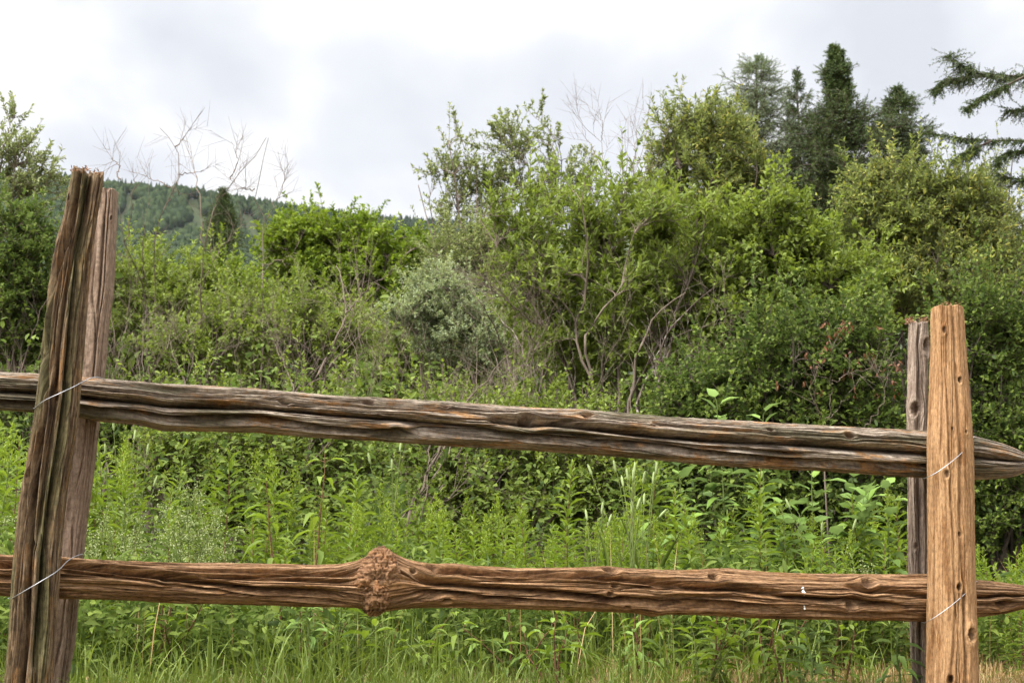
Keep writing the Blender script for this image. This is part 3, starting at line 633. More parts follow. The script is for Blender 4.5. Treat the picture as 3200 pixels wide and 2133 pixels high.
    if extra:                                # a few dead orange or red tufts
        matn, frac, sz = extra; n = int(m * frac); idx = rng.choice(m, n, replace=False); nl = 6
        p = np.repeat(Tw[idx, -1], nl, 0) + rng.normal(0, .01, (n * nl, 3)); mb = MB()
        leaves(mb, p, rng.normal(0, 1, (n * nl, 3)), rng.normal(0, 1, (n * nl, 3)), np.full(n * nl, sz) * rng.uniform(.6, 1.2, n * nl), np.full(n * nl, sz * .35), 'oval', lod=0)
        mb.build('dead_tufts', M[matn], o, origin=b)
    return o
SH = 'leafy shrubs of the thicket behind the fence'
# back row closing the thicket
back = [(-60, 13, (-40, 1250, 330, 420), 'dark', 'dark green shrub at the far left behind the grey-stemmed bush'),
        (420, 14, (420, 1190, 330, 360), 'green', 'mid green shrub behind the bare saplings, right of the left posts'),
        (900, 15, (900, 1210, 330, 340), 'green', 'green shrub below the bright green rounded tree'),
        (1330, 14, (1330, 1260, 330, 320), 'green', 'green shrub behind the silvery willow above the middle of the top rail'),
        (1780, 13, (1780, 1180, 330, 380), 'green', 'green shrub behind the forked grey stems in the middle of the thicket'),
        (2230, 13, (2230, 1120, 330, 420), 'green', 'green shrub under the tall yellow-green willow right of the middle'),
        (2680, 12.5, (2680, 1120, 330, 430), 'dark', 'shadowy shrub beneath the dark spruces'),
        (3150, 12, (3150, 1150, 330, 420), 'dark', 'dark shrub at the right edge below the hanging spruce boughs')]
for i, (x, d, c, mt, lb) in enumerate(back):
    grow_shrub('shrub', lb, 'shrub', (x, d), [c], mt, 100 + i, nstems=7, nbr=260, ntw=8, nlf=10, leaf=(.085, .042), kind='oval', group=SH, shell=.35, stem_r=.02, twig=(.15, .4))
grow_shrub('aspen_sapling', 'pale small-leaved aspen sapling at the left edge behind the tall dark post', 'tree', (40, 8.5), [(20, 420, 90, 110), (40, 520, 180, 90), (130, 560, 140, 100), (30, 640, 190, 110)], 'aspen', 1, nstems=4, nbr=52, ntw=5, nlf=10, shoots=30, leaf=(.05, .019), bark='bark', shell=.3, twig=(.08, .2), stem_r=.02, crown_name='crown', stem_name='trunk', up=.5)
grow_shrub('shrub', 'dense green bush with grey bare lower stems at the left edge', 'shrub', (30, 8), [(20, 830, 160, 190), (60, 1000, 150, 150)], 'dark', 2, shoots=14, nstems=14, nbr=170, ntw=8, nlf=11, leaf=(.052, .026), bark='bark_dead', group=SH, shell=.3)
grow_shrub('shrub', 'yellow-green shrub among the bare saplings right of the left posts', 'shrub', (470, 9.5), [(420, 1010, 190, 180), (600, 1010, 190, 160)], 'green', 3, nstems=10, nbr=220, ntw=8, nlf=11, leaf=(.06, .026), group=SH, shell=.35)
grow_shrub('shrub', 'bright green shrub rising in front of the small far spruce', 'shrub', (720, 12), [(690, 960, 170, 120), (560, 970, 130, 110)], 'bright', 31, shoots=30, nstems=8, nbr=200, ntw=8, nlf=11, leaf=(.065, .03), group=SH, shell=.4)
grow_shrub('round_tree', 'dense bright green rounded tree in front of the far ridge', 'tree', (1080, 15), [(930, 800, 130, 125), (1060, 800, 160, 130), (1210, 840, 170, 125), (1330, 860, 110, 100), (1110, 970, 310, 150)], 'bright', 4, shoots=30, rag=.22, nstems=9, nbr=620, ntw=8, nlf=12, leaf=(.085, .046), shell=.5, twig=(.15, .38), stem_r=.03, stem_name='trunk')
grow_shrub('shrub', 'low olive shrub with tangled grey stems just above the left half of the top rail', 'shrub', (760, 8.5), [(760, 1080, 340, 120), (1020, 1060, 160, 130)], 'green', 5, nstems=18, nbr=180, ntw=7, nlf=9, leaf=(.05, .024), bark='bark_dead', group=SH, shell=.3)
grow_shrub('silver_willow', 'silvery pale willow bush in the middle of the thicket', 'shrub', (1380, 9.5), [(1340, 960, 120, 85), (1290, 1000, 110, 60), (1430, 1000, 130, 110), (1450, 1080, 200, 90)], 'silver', 6, shoots=90, nstems=8, nbr=150, ntw=8, nlf=12, leaf=(.042, .018), shell=.4, twig=(.08, .2), up=.6)
grow_shrub('shrub', 'olive willow bush right of the silvery one, dotted with orange dead tufts', 'shrub', (1480, 10.5), [(1490, 850, 160, 160), (1440, 1010, 190, 170)], 'willow', 7, nstems=10, nbr=230, ntw=8, nlf=12, leaf=(.048, .018), group=SH, shell=.35)
grow_shrub('tall_willow', 'tall airy willow with small leaf tufts against the white sky', 'tree', (1700, 12), [(1590, 380, 60, 50), (1490, 440, 90, 50), (1720, 420, 60, 60), (1600, 470, 120, 60), (1400, 560, 80, 60), (1500, 570, 160, 70), (1690, 540, 140, 90), (1430, 660, 110, 60), (1640, 680, 230, 100), (1780, 600, 110, 110)], 'willow', 8, nstems=13, nbr=150, ntw=5, nlf=9, leaf=(.062, .026), shell=.3, shoots=26, twig=(.12, .3), stem_r=.020, up=.7, tipcluster=1, stem_name='trunk')
grow_shrub('forked_alder', 'leafy shrub with forked lichen-spotted grey stems in the middle of the thicket', 'shrub', (1870, 8.3),
           [(1740, 800, 230, 190), (2020, 760, 210, 200), (1870, 950, 330, 200), (1830, 1140, 250, 100)], 'green', 9, nstems=9, nbr=230, ntw=7, nlf=9, leaf=(.075, .021), kind='willow', bark='bark', stem_r=.017, shell=.3, lod=1,
           stems_px=[[(1880, 1480), (1872, 1250), (1862, 1165), (1817, 1083), (1802, 991), (1831, 903), (1840, 853), (1842, 719), (1833, 659), (1824, 598), (1835, 525)],
                     [(1880, 1480), (1868, 1250), (1860, 1159), (1825, 1044), (1867, 968), (1902, 922), (1955, 845), (1978, 757), (1993, 690)],
                     [(1945, 1500), (1974, 1274), (1993, 1105), (2043, 998), (2081, 930), (2160, 880)], [(1900, 1480), (1950, 1150), (1905, 1085), (1870, 1050)],
                     [(1940, 1420), (1948, 1080), (1925, 960), (1935, 890)], [(1610, 1380), (1622, 1230), (1580, 1080)], [(1640, 1400), (1655, 1280), (1632, 1210)], [(1700, 1420), (1690, 1270), (1650, 1150)], [(2058, 1150), (2080, 1070), (2070, 1030)]])
grow_shrub('shrub', 'tall yellow-green willow right of the bare twigs, below the larch', 'shrub', (2170, 9.5), [(2090, 480, 60, 110), (2150, 420, 50, 90), (2230, 470, 70, 110), (2310, 520, 80, 110), (2180, 620, 190, 130), (2330, 640, 90, 90), (2200, 790, 260, 160)], 'willow_y', 10, nstems=14, shoots=130, nbr=215, ntw=8, nlf=10, leaf=(.07, .022), kind='willow', group=SH, shell=.35, up=.6, bark='bark_dark')
grow_shrub('shrub', 'broad green bush between the spruces and the right posts', 'shrub', (2480, 8.3), [(2430, 800, 200, 160), (2560, 950, 250, 180), (2330, 1000, 230, 200)], 'green', 12, nstems=10, nbr=300, ntw=8, nlf=9, leaf=(.06, .030), group=SH, shell=.35, bark='bark_dark', lod=1)
grow_shrub('shrub', 'rounded yellowish willow with orange shoot tips behind the right posts', 'shrub', (2900, 9), [(2870, 610, 110, 70), (2760, 600, 60, 70), (2700, 690, 80, 110), (2980, 640, 80, 80), (3070, 720, 90, 100), (2880, 740, 210, 110), (2900, 900, 300, 160)], 'willow_y', 13, nstems=14, shoots=130, nbr=380, ntw=8, nlf=10, leaf=(.062, .022), kind='willow', group=SH, shell=.45, up=.6, bark='bark_dark')
grow_shrub('shrub', 'thin see-through willow at the right edge under the spruce boughs', 'shrub', (3130, 11), [(3120, 660, 110, 130), (3080, 760, 120, 100)], 'willow', 14, nstems=8, nbr=80, ntw=6, nlf=9, leaf=(.055, .02), group=SH, shell=.3, bark='bark_dark')
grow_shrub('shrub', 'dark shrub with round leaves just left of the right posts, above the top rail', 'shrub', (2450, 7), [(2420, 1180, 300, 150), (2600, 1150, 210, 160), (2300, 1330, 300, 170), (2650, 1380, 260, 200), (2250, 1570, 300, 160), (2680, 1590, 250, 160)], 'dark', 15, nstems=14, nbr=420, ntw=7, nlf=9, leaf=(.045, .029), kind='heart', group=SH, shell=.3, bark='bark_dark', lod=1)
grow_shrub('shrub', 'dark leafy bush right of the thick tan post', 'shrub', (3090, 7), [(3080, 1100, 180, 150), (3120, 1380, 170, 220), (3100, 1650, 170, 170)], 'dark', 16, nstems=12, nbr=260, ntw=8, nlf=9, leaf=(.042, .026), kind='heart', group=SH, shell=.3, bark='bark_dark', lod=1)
grow_shrub('shrub', 'dark understorey bush below the middle of the top rail', 'shrub', (1560, 7.2), [(1450, 1420, 260, 150), (1750, 1450, 250, 150), (1600, 1570, 320, 130)], 'green', 17, nstems=14, nbr=330, ntw=7, nlf=9, leaf=(.045, .019), group=SH, shell=.3, bark='bark', lod=1)
grow_shrub('shrub', 'green understorey bush below the left half of the top rail', 'shrub', (820, 7.2), [(620, 1440, 240, 140), (980, 1430, 240, 150), (820, 1560, 300, 120)], 'green', 18, nstems=14, nbr=280, ntw=7, nlf=9, leaf=(.045, .018), group=SH, shell=.3, bark='bark_dead', lod=1)
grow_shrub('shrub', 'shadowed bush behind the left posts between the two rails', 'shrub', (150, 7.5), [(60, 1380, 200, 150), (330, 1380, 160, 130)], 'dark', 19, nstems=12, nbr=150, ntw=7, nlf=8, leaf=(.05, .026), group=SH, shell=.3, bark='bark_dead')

# ------------------------------------------------------------------ bare saplings and dead twigs
def bare(name, label, lines, depth, seed, r=.0072, nbr=26, ntw=4, L=(.15, .5), group=None, bark='bark_dead', cat='sapling', extra=None):
    rng = np.random.default_rng(seed); N = 18; P = []
    for ln in lines:
        q_ = np.array(ln, float); dd = depth + .22 * np.sin(q_[:, 0] * .011 + q_[:, 1] * .006 + seed)
        P.append(resample(at(np.array([q[0] for q in ln], float), np.array([q[1] for q in ln], float), dd), N))
    P = np.array(P); P[:, 1:-1] += rng.normal(0, .006, P[:, 1:-1].shape); R = r * np.linspace(1, .2, N)[None] * np.where(np.arange(len(P)) == 0, 1, .55)[:, None]
    b = P[0, 0].copy(); b[2] = ground_z(b[0], b[1])
    P[0, 0] = b
    pi = rng.integers(0, len(P), nbr); t = rng.uniform(.3, .97, nbr); p, tn = point_at(P, pi, t)
    out = nrm(nrm(rng.normal(0, 1, (nbr, 3))) * np.array([1, .6, 1]) + tn * 1.1 + np.array([0, 0, .3])); Lb = rng.uniform(*L, nbr) * (1.2 - .6 * t)
    Bp = curve(p, nrm(out + tn * .3), p + out * Lb[:, None], 8, rng, .06); BR = (r * .26 * (1.1 - .6 * t))[:, None] * np.linspace(1, .35, 8)[None]
    m = nbr * ntw; qi = np.repeat(np.arange(nbr), ntw); t2 = rng.uniform(.25, 1, m); p, tn = point_at(Bp, qi, t2)
    out = nrm(nrm(rng.normal(0, 1, (m, 3))) * .9 + tn * 1.0 + np.array([0, 0, .2])); Lt = rng.uniform(.06, .2, m)
    Tp = curve(p, out, p + out * Lt[:, None], 5, rng, .05); TR = np.full((m, 1), max(.0010, r * .085)) * np.linspace(1, .5, 5)[None]
    o = thing(name, label, cat, b, group)
    mb = MB(); tubes(mb, P, R, 6); tubes(mb, Bp, BR, 4); tubes(mb, Tp, TR, 3); mb.build('trunk', M[bark], o, origin=b)
    if extra:
        matn, n, sz, zone = extra; idx = rng.choice(m, n, replace=True); p = Tp[idx, -1]; X, Y = proj(p)
        p = np.repeat(p, 4, 0) + rng.normal(0, .012, (n * 4, 3)); mb = MB()
        d = rng.normal(0, .6, (n * 4, 3)) + np.array([0, 0, -.9])
        leaves(mb, p, d, rng.normal(0, 1, (n * 4, 3)), sz * rng.uniform(.6, 1.2, n * 4), sz * .4 * np.ones(n * 4), 'lance', lod=1)
        mb.build('withered_leaves', M[matn], o, origin=b)
    return o
BG = 'bare saplings standing in the thicket'
bare('bare_sapling', 'tallest bare sapling with a straight trunk, nearest the small far spruce', [[(626, 1500), (628, 1180), (631, 980), (630, 820), (633, 762), (652, 717), (671, 659), (705, 594), (721, 560), (767, 518), (797, 481), (832, 430)],
      [(633, 760), (623, 648), (617, 571), (606, 521), (591, 456), (573, 437)], [(632, 900), (655, 830), (700, 760), (760, 700)], [(721, 560), (745, 500), (725, 440)], [(628, 1130), (560, 1050), (520, 980)]], 8.2, 201, nbr=34, group=BG, L=(.08, .28))
bare('bare_sapling', 'bare sapling with a dark forked trunk, rightmost against the sky', [[(815, 1500), (818, 1120), (822, 840), (826, 762), (828, 686), (805, 648), (791, 610), (793, 594), (812, 556), (818, 518), (831, 464), (839, 430)],
      [(831, 690), (850, 648), (879, 598), (890, 530), (912, 500)], [(820, 830), (860, 820), (930, 790)], [(793, 594), (760, 590), (740, 590)]], 8.4, 202, nbr=24, group=BG, L=(.08, .26))
bare('bare_sapling', 'bare sapling leaning right with its fork above the far hill, left of the tallest one', [[(470, 1500), (475, 1200), (487, 877), (484, 747), (510, 655), (537, 594), (564, 544), (550, 456), (500, 400)], [(510, 655), (545, 600), (600, 610)], [(540, 590), (480, 560), (440, 545)], [(560, 545), (640, 535)], [(548, 460), (600, 400)]], 8.6, 203, nbr=24, group=BG, L=(.08, .26))
bare('bare_sapling', 'bare grey sapling closest to the square left rear post', [[(470, 1500), (460, 1050), (457, 935), (445, 870), (395, 770), (376, 705), (370, 640)], [(445, 870), (450, 700), (462, 690)], [(395, 770), (410, 650), (415, 600), (430, 520)], [(376, 560), (372, 510), (340, 495)]], 8.3, 204, nbr=18, group=BG, r=.009, L=(.08, .28))
bare('bare_sapling', 'tangle of bare twigs reaching into the sky right of the airy willow', [[(1900, 1400), (1925, 900), (1935, 700), (1900, 560), (1880, 440), (1790, 350)], [(1925, 800), (1975, 560), (2020, 440), (2030, 330)], [(1935, 700), (1960, 500), (1950, 360)], [(1900, 560), (1830, 430), (1800, 330)], [(1880, 440), (1880, 340)], [(1975, 560), (1990, 420), (1975, 340)], [(1940, 640), (2060, 480), (2090, 400)]], 9.2, 205, nbr=40, ntw=5, group=BG, r=.0058, L=(.08, .3), bark='bark')
DG = 'dead leaning stems in the thicket'
bare('dead_shrub', 'dead grey shrub leaning right above the left half of the top rail', [[(950, 1400), (980, 1180), (1040, 1090), (1075, 1000), (1080, 900), (1050, 830)], [(960, 1350), (1020, 1170), (1075, 1080), (1105, 980), (1080, 900)], [(900, 1330), (960, 1200), (1060, 1160), (1100, 1120)], [(1080, 980), (1160, 890), (1200, 870)], [(940, 1380), (900, 1160), (850, 1050), (840, 980)]], 7.8, 206, nbr=40, group=DG, cat='shrub', r=.010)
bare('dead_shrub', 'sheaf of dead grey stalks leaning right below and above the middle of the top rail', [[(1255, 1680), (1330, 1480), (1420, 1320), (1480, 1230), (1600, 1100)], [(1280, 1640), (1360, 1450), (1450, 1290), (1560, 1180)], [(1300, 1640), (1400, 1400), (1440, 1280), (1470, 1160)], [(1330, 1600), (1480, 1340), (1580, 1220), (1660, 1160)], [(1270, 1600), (1340, 1450), (1360, 1300), (1400, 1190)], [(1240, 1640), (1300, 1560), (1390, 1510)], [(1290, 1680), (1400, 1560), (1470, 1480)]], 6.6, 207, nbr=34, group=DG, cat='shrub', r=.008, L=(.1, .35))
bare('dead_shrub', 'grey leafless stems fanning up from the left edge behind the top rail', [[(10, 1500), (40, 1250), (90, 1080), (160, 900)], [(20, 1500), (20, 1200), (60, 1000)], [(30, 1500), (110, 1150), (170, 1000)], [(10, 1450), (70, 1100), (80, 960)], [(40, 1500), (10, 1300), (-10, 1100)], [(20, 1550), (60, 1400), (115, 1300)]], 7.6, 208, nbr=30, group=DG, cat='shrub', r=.009)
bare('dead_shrub', 'bare brown stems among the olive willow and its orange tufts', [[(1640, 1400), (1580, 1100), (1510, 950), (1460, 880)], [(1640, 1400), (1670, 1050), (1690, 900), (1640, 820)], [(1650, 1380), (1720, 1080), (1690, 930), (1640, 860)], [(1620, 1380), (1660, 1010), (1560, 830)], [(1670, 1010), (1560, 920), (1510, 890)], [(1690, 1100), (1600, 960), (1530, 850)]], 7.9, 209, nbr=50, ntw=5, group=DG, cat='shrub', r=.009, bark='bark')
bare('dead_shrub', 'slender bare grey stems behind the wire-lashed left posts', [[(330, 1500), (350, 1200), (400, 1000), (420, 850)], [(340, 1480), (300, 1150), (330, 950)], [(380, 1500), (430, 1250), (520, 1080), (560, 960)], [(430, 1500), (450, 1180), (445, 1000)], [(560, 1480), (600, 1250), (680, 1120), (700, 1000)]], 7.4, 211, nbr=30, group=DG, cat='shrub', r=.008)
bare('dead_shrub', 'crossing bare stems in front of the forked alder', [[(1980, 1480), (1990, 1250), (2060, 1080), (2150, 960), (2230, 900)], [(1760, 1450), (1800, 1200), (1780, 1050), (1720, 930)], [(2080, 1450), (2060, 1200), (2100, 1060), (2240, 1000)], [(1700, 1450), (1680, 1200), (1600, 1040), (1530, 960)]], 7.4, 212, nbr=30, group=DG, cat='shrub', r=.009, bark='bark_alder')
def stray(x0, x1, n, seed):
    rng = np.random.default_rng(seed); out = []
    for _ in range(n):
        x = rng.uniform(x0, x1); dx = rng.normal(60, 110); h = rng.uniform(350, 640); b = rng.uniform(-60, 60)
        out.append([(x, 1480), (x + dx * .3 + b * .5, 1480 - h * .35), (x + dx * .6 + b, 1480 - h * .7), (x + dx, 1480 - h)])
    return out
for i, (x0, x1, lb) in enumerate([(280, 620, 'thin criss-crossing bare stems above the top rail just right of the left posts'), (600, 960, 'thin criss-crossing bare stems below the bright green rounded tree'), (1000, 1340, 'thin criss-crossing bare stems below the silvery willow'), (1420, 1800, 'thin criss-crossing bare stems left of the forked alder'), (1950, 2400, 'thin bare stems in the dark green bush right of the forked alder')]):
    bare('dead_shrub', lb, stray(x0, x1, 8, 230 + i), 7.35, 240 + i, nbr=40, ntw=3, group=DG, cat='shrub', r=.0050, bark='bark_dead' if i < 3 else 'bark')
bare('dead_shrub', 'small shrub with withered rust-red leaves behind the right half of the top rail', [[(2580, 1480), (2575, 1330), (2540, 1220), (2520, 1150), (2475, 1125)], [(2578, 1340), (2600, 1230), (2600, 1110)], [(2580, 1330), (2640, 1250), (2690, 1180), (2760, 1140)], [(2700, 1340), (2760, 1260), (2780, 1140)], [(2600, 1200), (2660, 1165), (2740, 1150)]], 6.4, 210, nbr=14, ntw=4, cat='shrub', r=.0045, L=(.08, .22), extra=('redleaf', 34, .028, None), bark='bark')

# ------------------------------------------------------------------ conifers
def conifer(name, label, px, top, wid, depth, seed, matn='spruce', nbr=150, ntw=16, nlf=10, needle=(.07, .014), ybot=900, droop=.25, group=None, gap=None, prof=.8, full=1.0, pts=None):
    rng = np.random.default_rng(seed); k = depth / F
    tp = at(px, top, depth); b = np.array([tp[0] + rng.normal(0, .05), depth, float(ground_z(tp[0], depth))])
    bt = at(px, ybot, depth); H0 = bt[2]
    N = 24; tr = np.linspace(b, tp, N); tr[1:-1] += np.cumsum(rng.normal(0, .012, (N - 2, 3)), 0) * np.array([1, 1, 0]) * .6
    o = thing(name, label, 'tree', b, group)
    mbt = MB(); tubes(mbt, tr[None], (np.linspace(.14, .012, N) * depth / 25)[None], 8)
    h = 1 - rng.random(nbr) ** .8; h = np.sort(h)                      # 0 at ybot, 1 at top
    z = H0 + (tp[2] - H0) * h; cen = np.stack([np.interp(z, tr[:, 2], tr[:, 0]), np.interp(z, tr[:, 2], tr[:, 1]), z], -1)
    W = wid * k * np.maximum(.05, (1 - h) ** prof) * rng.uniform(.5, 1.15, nbr)
    W *= 1 + .35 * np.sin(h * 17 + seed) * full
    if pts:
        pp = np.array(pts, float); W = k * np.interp(-(h * (top - ybot) + ybot), -pp[::-1, 0], pp[::-1, 1]) * rng.uniform(.55, 1.1, nbr) * (1 + .28 * np.sin(h * 31 + 1.5 * np.cos(h * 13 + seed)))
    if gap is not None: W *= np.where((h > gap[0]) & (h < gap[1]), gap[2], 1)
    az = rng.uniform(0, 2 * np.pi, nbr); d = np.stack([np.cos(az), np.sin(az), 0 * az], -1)
    end = cen + d * W[:, None]; end[:, 2] += W * rng.uniform(-.25, .35, nbr) - droop * W * .3 + .05
    Bp = curve(cen, nrm(d + np.array([0, 0, -droop])), end, 8, rng, .04); BR = np.maximum(.006, W * .02)[:, None] * np.linspace(1, .3, 8)[None]
    m = nbr * ntw; pi = np.repeat(np.arange(nbr), ntw); t = rng.uniform(.12, 1, m); t[::ntw] = 1; p, tn = point_at(Bp, pi, t)
    out = nrm(nrm(rng.normal(0, 1, (m, 3))) * .9 + tn * 1.0 - np.array([0, 0, droop])); L = rng.uniform(.1, .32, m) * depth / 25 * np.minimum(1, np.repeat(W, ntw) * 1.6 + .25)
    Tp = curve(p, out, p + out * L[:, None], 4, rng, .05); TR = np.full((m, 1), .004) * np.linspace(1, .6, 4)[None]
    tubes(mbt, Bp, BR, 4); tubes(mbt, Tp, TR, 3); mbt.build('trunk', M['bark_dark'], o, origin=b)
    q = m * nlf; ti = np.repeat(np.arange(m), nlf); p, tn = point_at(Tp, ti, rng.random(q)); side = nrm(np.cross(tn, rng.normal(0, 1, (q, 3))))
    mb = MB(); leaves(mb, p, tn * .9 + side * .7, rng.normal(0, 1, (q, 3)), needle[0] * rng.uniform(.6, 1.2, q), np.full(q, needle[1]), 'willow', np.clip(rng.normal(.45, .25, q) + np.repeat(rng.normal(0, .2, nbr), ntw * nlf), 0, 1), 0)
    mb.build('crown', M[matn], o, origin=b)
    return o
conifer('spruce_tree', 'tallest dark spruce with a narrow knobbly top, right of the larch', 2610, 150, 215, 24, 301, nbr=520, ntw=22, nlf=14, needle=(.062, .012), ybot=820, pts=[(150, 10), (190, 26), (250, 46), (300, 44), (330, 32), (370, 118), (430, 165), (520, 185), (600, 200), (820, 220)])
conifer('spruce_tree', 'shorter dark spruce with spiky shoots, right of the tallest one', 2805, 285, 165, 25, 302, nbr=340, ntw=18, nlf=12, needle=(.06, .011), ybot=800, pts=[(285, 8), (325, 55), (400, 92), (500, 108), (600, 122), (800, 140)])
conifer('spruce_tree', 'wispy half-bare spruce just left of the tallest one', 2490, 225, 70, 26, 303, nbr=190, ntw=13, nlf=10, needle=(.06, .011), ybot=700, pts=[(225, 6), (270, 26), (330, 46), (450, 70), (700, 90)])
conifer('larch_tree', 'pale feathery larch left of the dark spruces', 2365, 185, 120, 24, 304, matn='larch', nbr=300, ntw=15, nlf=11, needle=(.06, .009), ybot=760, pts=[(185, 10), (215, 58), (280, 84), (380, 96), (520, 108), (760, 120)], droop=.05)
conifer('larch_tree', 'small pale larch top between the yellow-green willow and the taller larch', 2235, 310, 75, 24, 305, matn='larch', nbr=140, ntw=13, nlf=9, needle=(.06, .009), ybot=640, pts=[(310, 8), (350, 46), (450, 70), (640, 80)], droop=.05)
conifer('spruce_tree', 'lone small spruce far off before the hillside', 695, 590, 62, 60, 306, nbr=170, ntw=14, nlf=10, needle=(.13, .03), ybot=800, pts=[(590, 3), (640, 13), (690, 28), (740, 44), (800, 56)])
# the near spruce whose trunk stands outside the frame: only its boughs reach in
def near_spruce():
    rng = np.random.default_rng(310); dep = 9.0; b = at(3700, 1900, dep); b[2] = ground_z(b[0], b[1])
    o = thing('spruce_tree', 'near spruce at the right edge, only its drooping boughs in view', 'tree', b)
    mb = MB(); tubes(mb, np.linspace(b, at(3690, -900, dep), 12)[None], np.linspace(.16, .05, 12)[None], 10); mb.build('trunk', M['bark_dark'], o, origin=b)
    boughs = [([(3690, 330), (3450, 262), (3200, 235), (3080, 238), (3010, 222), (2965, 170)], 70, 60), ([(3690, 470), (3500, 420), (3300, 345), (3200, 340), (3150, 345)], 46, 40),
              ([(3690, 520), (3400, 450), (3200, 438), (3050, 440), (2960, 425), (2900, 415)], 40, 34), ([(3690, 700), (3400, 600), (3230, 565), (3170, 560), (3120, 545)], 40, 34),
              ([(3080, 238), (3010, 245), (2950, 250), (2920, 285)], 30, 22), ([(3200, 240), (3100, 290), (3060, 310), (3020, 340)], 22, 18), ([(3100, 440), (3030, 470), (2985, 500)], 22, 24), ([(3300, 450), (3200, 470), (3130, 480), (3110, 515)], 20, 18)]
    for ln, nt_, drop in boughs:
        dd = dep + rng.uniform(-.15, .15)
        P = smooth_poly(resample(at(np.array([q[0] for q in ln], float), np.array([q[1] for q in ln], float), dd), 14), 1)[None]
        nt_ = int(nt_ * 8); t = rng.uniform(.25, 1, nt_); p, tn = point_at(P, np.zeros(nt_, int), t)
        side = rng.normal(0, 1, (nt_, 3)) * np.array([.8, .9, .6]); out = nrm(side + tn * .8 + np.array([0, 0, -.55])); L = rng.uniform(.03, 1, nt_) ** 1.2 * drop * dep / F * 1.3 + .03
        T1 = curve(p, out, p + out * L[:, None] + np.array([0, 0, -.15]) * L[:, None], 6, rng, .06)
        mb = MB(); tubes(mb, P, (.009 * np.linspace(1, .3, 14))[None], 6); tubes(mb, T1, np.full((nt_, 1), .0014) * np.linspace(1, .6, 6)[None], 3)
        br = mb.build('bough', M['bark_dark'], o, origin=b)
        q = nt_ * 34; ti = np.repeat(np.arange(nt_), 34); p, tn = point_at(T1, ti, rng.random(q)); sd = nrm(np.cross(tn, rng.normal(0, 1, (q, 3))))
        mb = MB(); leaves(mb, p, tn * .8 + sd * .8, rng.normal(0, 1, (q, 3)), rng.uniform(.011, .021, q), np.full(q, .0036), 'willow', None, 0); mb.build('needles', M['spruce'], br, origin=b)
near_spruce()

# ------------------------------------------------------------------ herbs behind the fence
def goldenrod(seed, H, nleaf=52, L=.088, W=.018, bud=False, red=True, ang=1.0):
    rng = np.random.default_rng(seed); N = 12
    P = np.stack([np.cumsum(rng.normal(0, .006, N)), np.cumsum(rng.normal(0, .006, N)), np.linspace(0, H, N)], -1); P = smooth_poly(P, 2)[None]
    o = thing('goldenrod', '', 'wildflower', (0, 0, 0))
    mb = MB(); tubes(mb, P, (np.linspace(.0038, .0012, N))[None], 6); mb.build('stem', M['redstem' if red else 'greenstem'], o)
    t = np.linspace(.06, 1, nleaf) ** .85; az = np.arange(nleaf) * 2.4 + rng.normal(0, .3, nleaf)
    p, tn = point_at(P, np.zeros(nleaf, int), t)
    el = np.interp(t, [0, .6, .9, 1], [.1, .45, .75, 1.25]) + rng.normal(0, .12, nleaf)
    d = np.stack([np.cos(az) * np.cos(el), np.sin(az) * np.cos(el), np.sin(el)], -1); n = np.stack([-np.cos(az) * np.sin(el), -np.sin(az) * np.sin(el), np.cos(el)], -1) + rng.normal(0, .15, (nleaf, 3))
    Ls = L * np.interp(t, [0, .25, .75, .93, 1], [.6, 1, 1, .62, .35]) * rng.uniform(.85, 1.15, nleaf); Ws = W * np.interp(t, [0, .3, .8, 1], [.9, 1.1, 1, .5]) * rng.uniform(.85, 1.15, nleaf)
    mb = MB(); leaves(mb, p, d, n, Ls, Ws, 'lance', np.clip(.15 + .7 * t + rng.normal(0, .16, nleaf), 0, 1), 1, ang)
    ns = nleaf // 2; ts = rng.uniform(.25, .9, ns); p, tn = point_at(P, np.zeros(ns, int), ts); az = rng.uniform(0, 6.3, ns)   # small leaves in the axils
    d = np.stack([np.cos(az) * .6, np.sin(az) * .6, 0 * az + .9], -1); leaves(mb, p, d, nrm(rng.normal(0, .4, (ns, 3)) + np.array([0, 0, 1.])), L * .4 * rng.uniform(.6, 1.2, ns), W * .5 * np.ones(ns), 'lance', np.clip(.4 + .5 * ts, 0, 1), 0)
    mb.build('leaves', M['goldenrod'], o)
    if bud:
        m = 150; t = rng.random(m); p = P[0, -1] + np.stack([rng.normal(0, .022, m) * (1.1 - t), rng.normal(0, .022, m) * (1.1 - t), -.07 + .13 * t], -1)
        mb = MB(); leaves(mb, p, rng.normal(0, .5, (m, 3)) + np.array([0, 0, 1.]), rng.normal(0, 1, (m, 3)), rng.uniform(.008, .02, m), np.full(m, .005), 'lance', None, 0); mb.build('flower_buds', M['goldtip'], o)['kind'] = 'stuff'
    return o
protos = [goldenrod(401, .80), goldenrod(402, .74, 42), goldenrod(403, .66, 52, .08, .015, True, False), goldenrod(404, .85, 54, .098, .02), goldenrod(405, .62, 46, .075, .015, False, False), goldenrod(406, .70, 58, .085, .014, True, False), goldenrod(407, .78, 50, .10, .022)]
PH = [.80, .74, .66, .85, .62, .70, .78]
used = set(); rngG = np.random.default_rng(77)
def put(pi, px, depth, ytop, label, group, lean=.05):
    p = at(px, 1500, depth); top = at(px, ytop, depth)[2]; gz = float(ground_z(p[0], depth)) - .01
    sc = max(.25, (top - gz) / PH[pi]); r = rngG.uniform(0, 6.28)
    if pi not in used:
        used.add(pi); o = protos[pi]; o.location = [float(p[0]), depth, gz]; o.rotation_euler = (0, 0, r); o.scale = (sc,) * 3
        o['label'] = label; o['group'] = group
    else: o = copy_tree(protos[pi], (p[0], depth, gz), r, sc, label, group)
    o.rotation_euler = (float(rngG.normal(0, lean)), float(rngG.normal(0, lean)), r)
    return o
GR = 'goldenrod plants in the bed behind the lower rail'
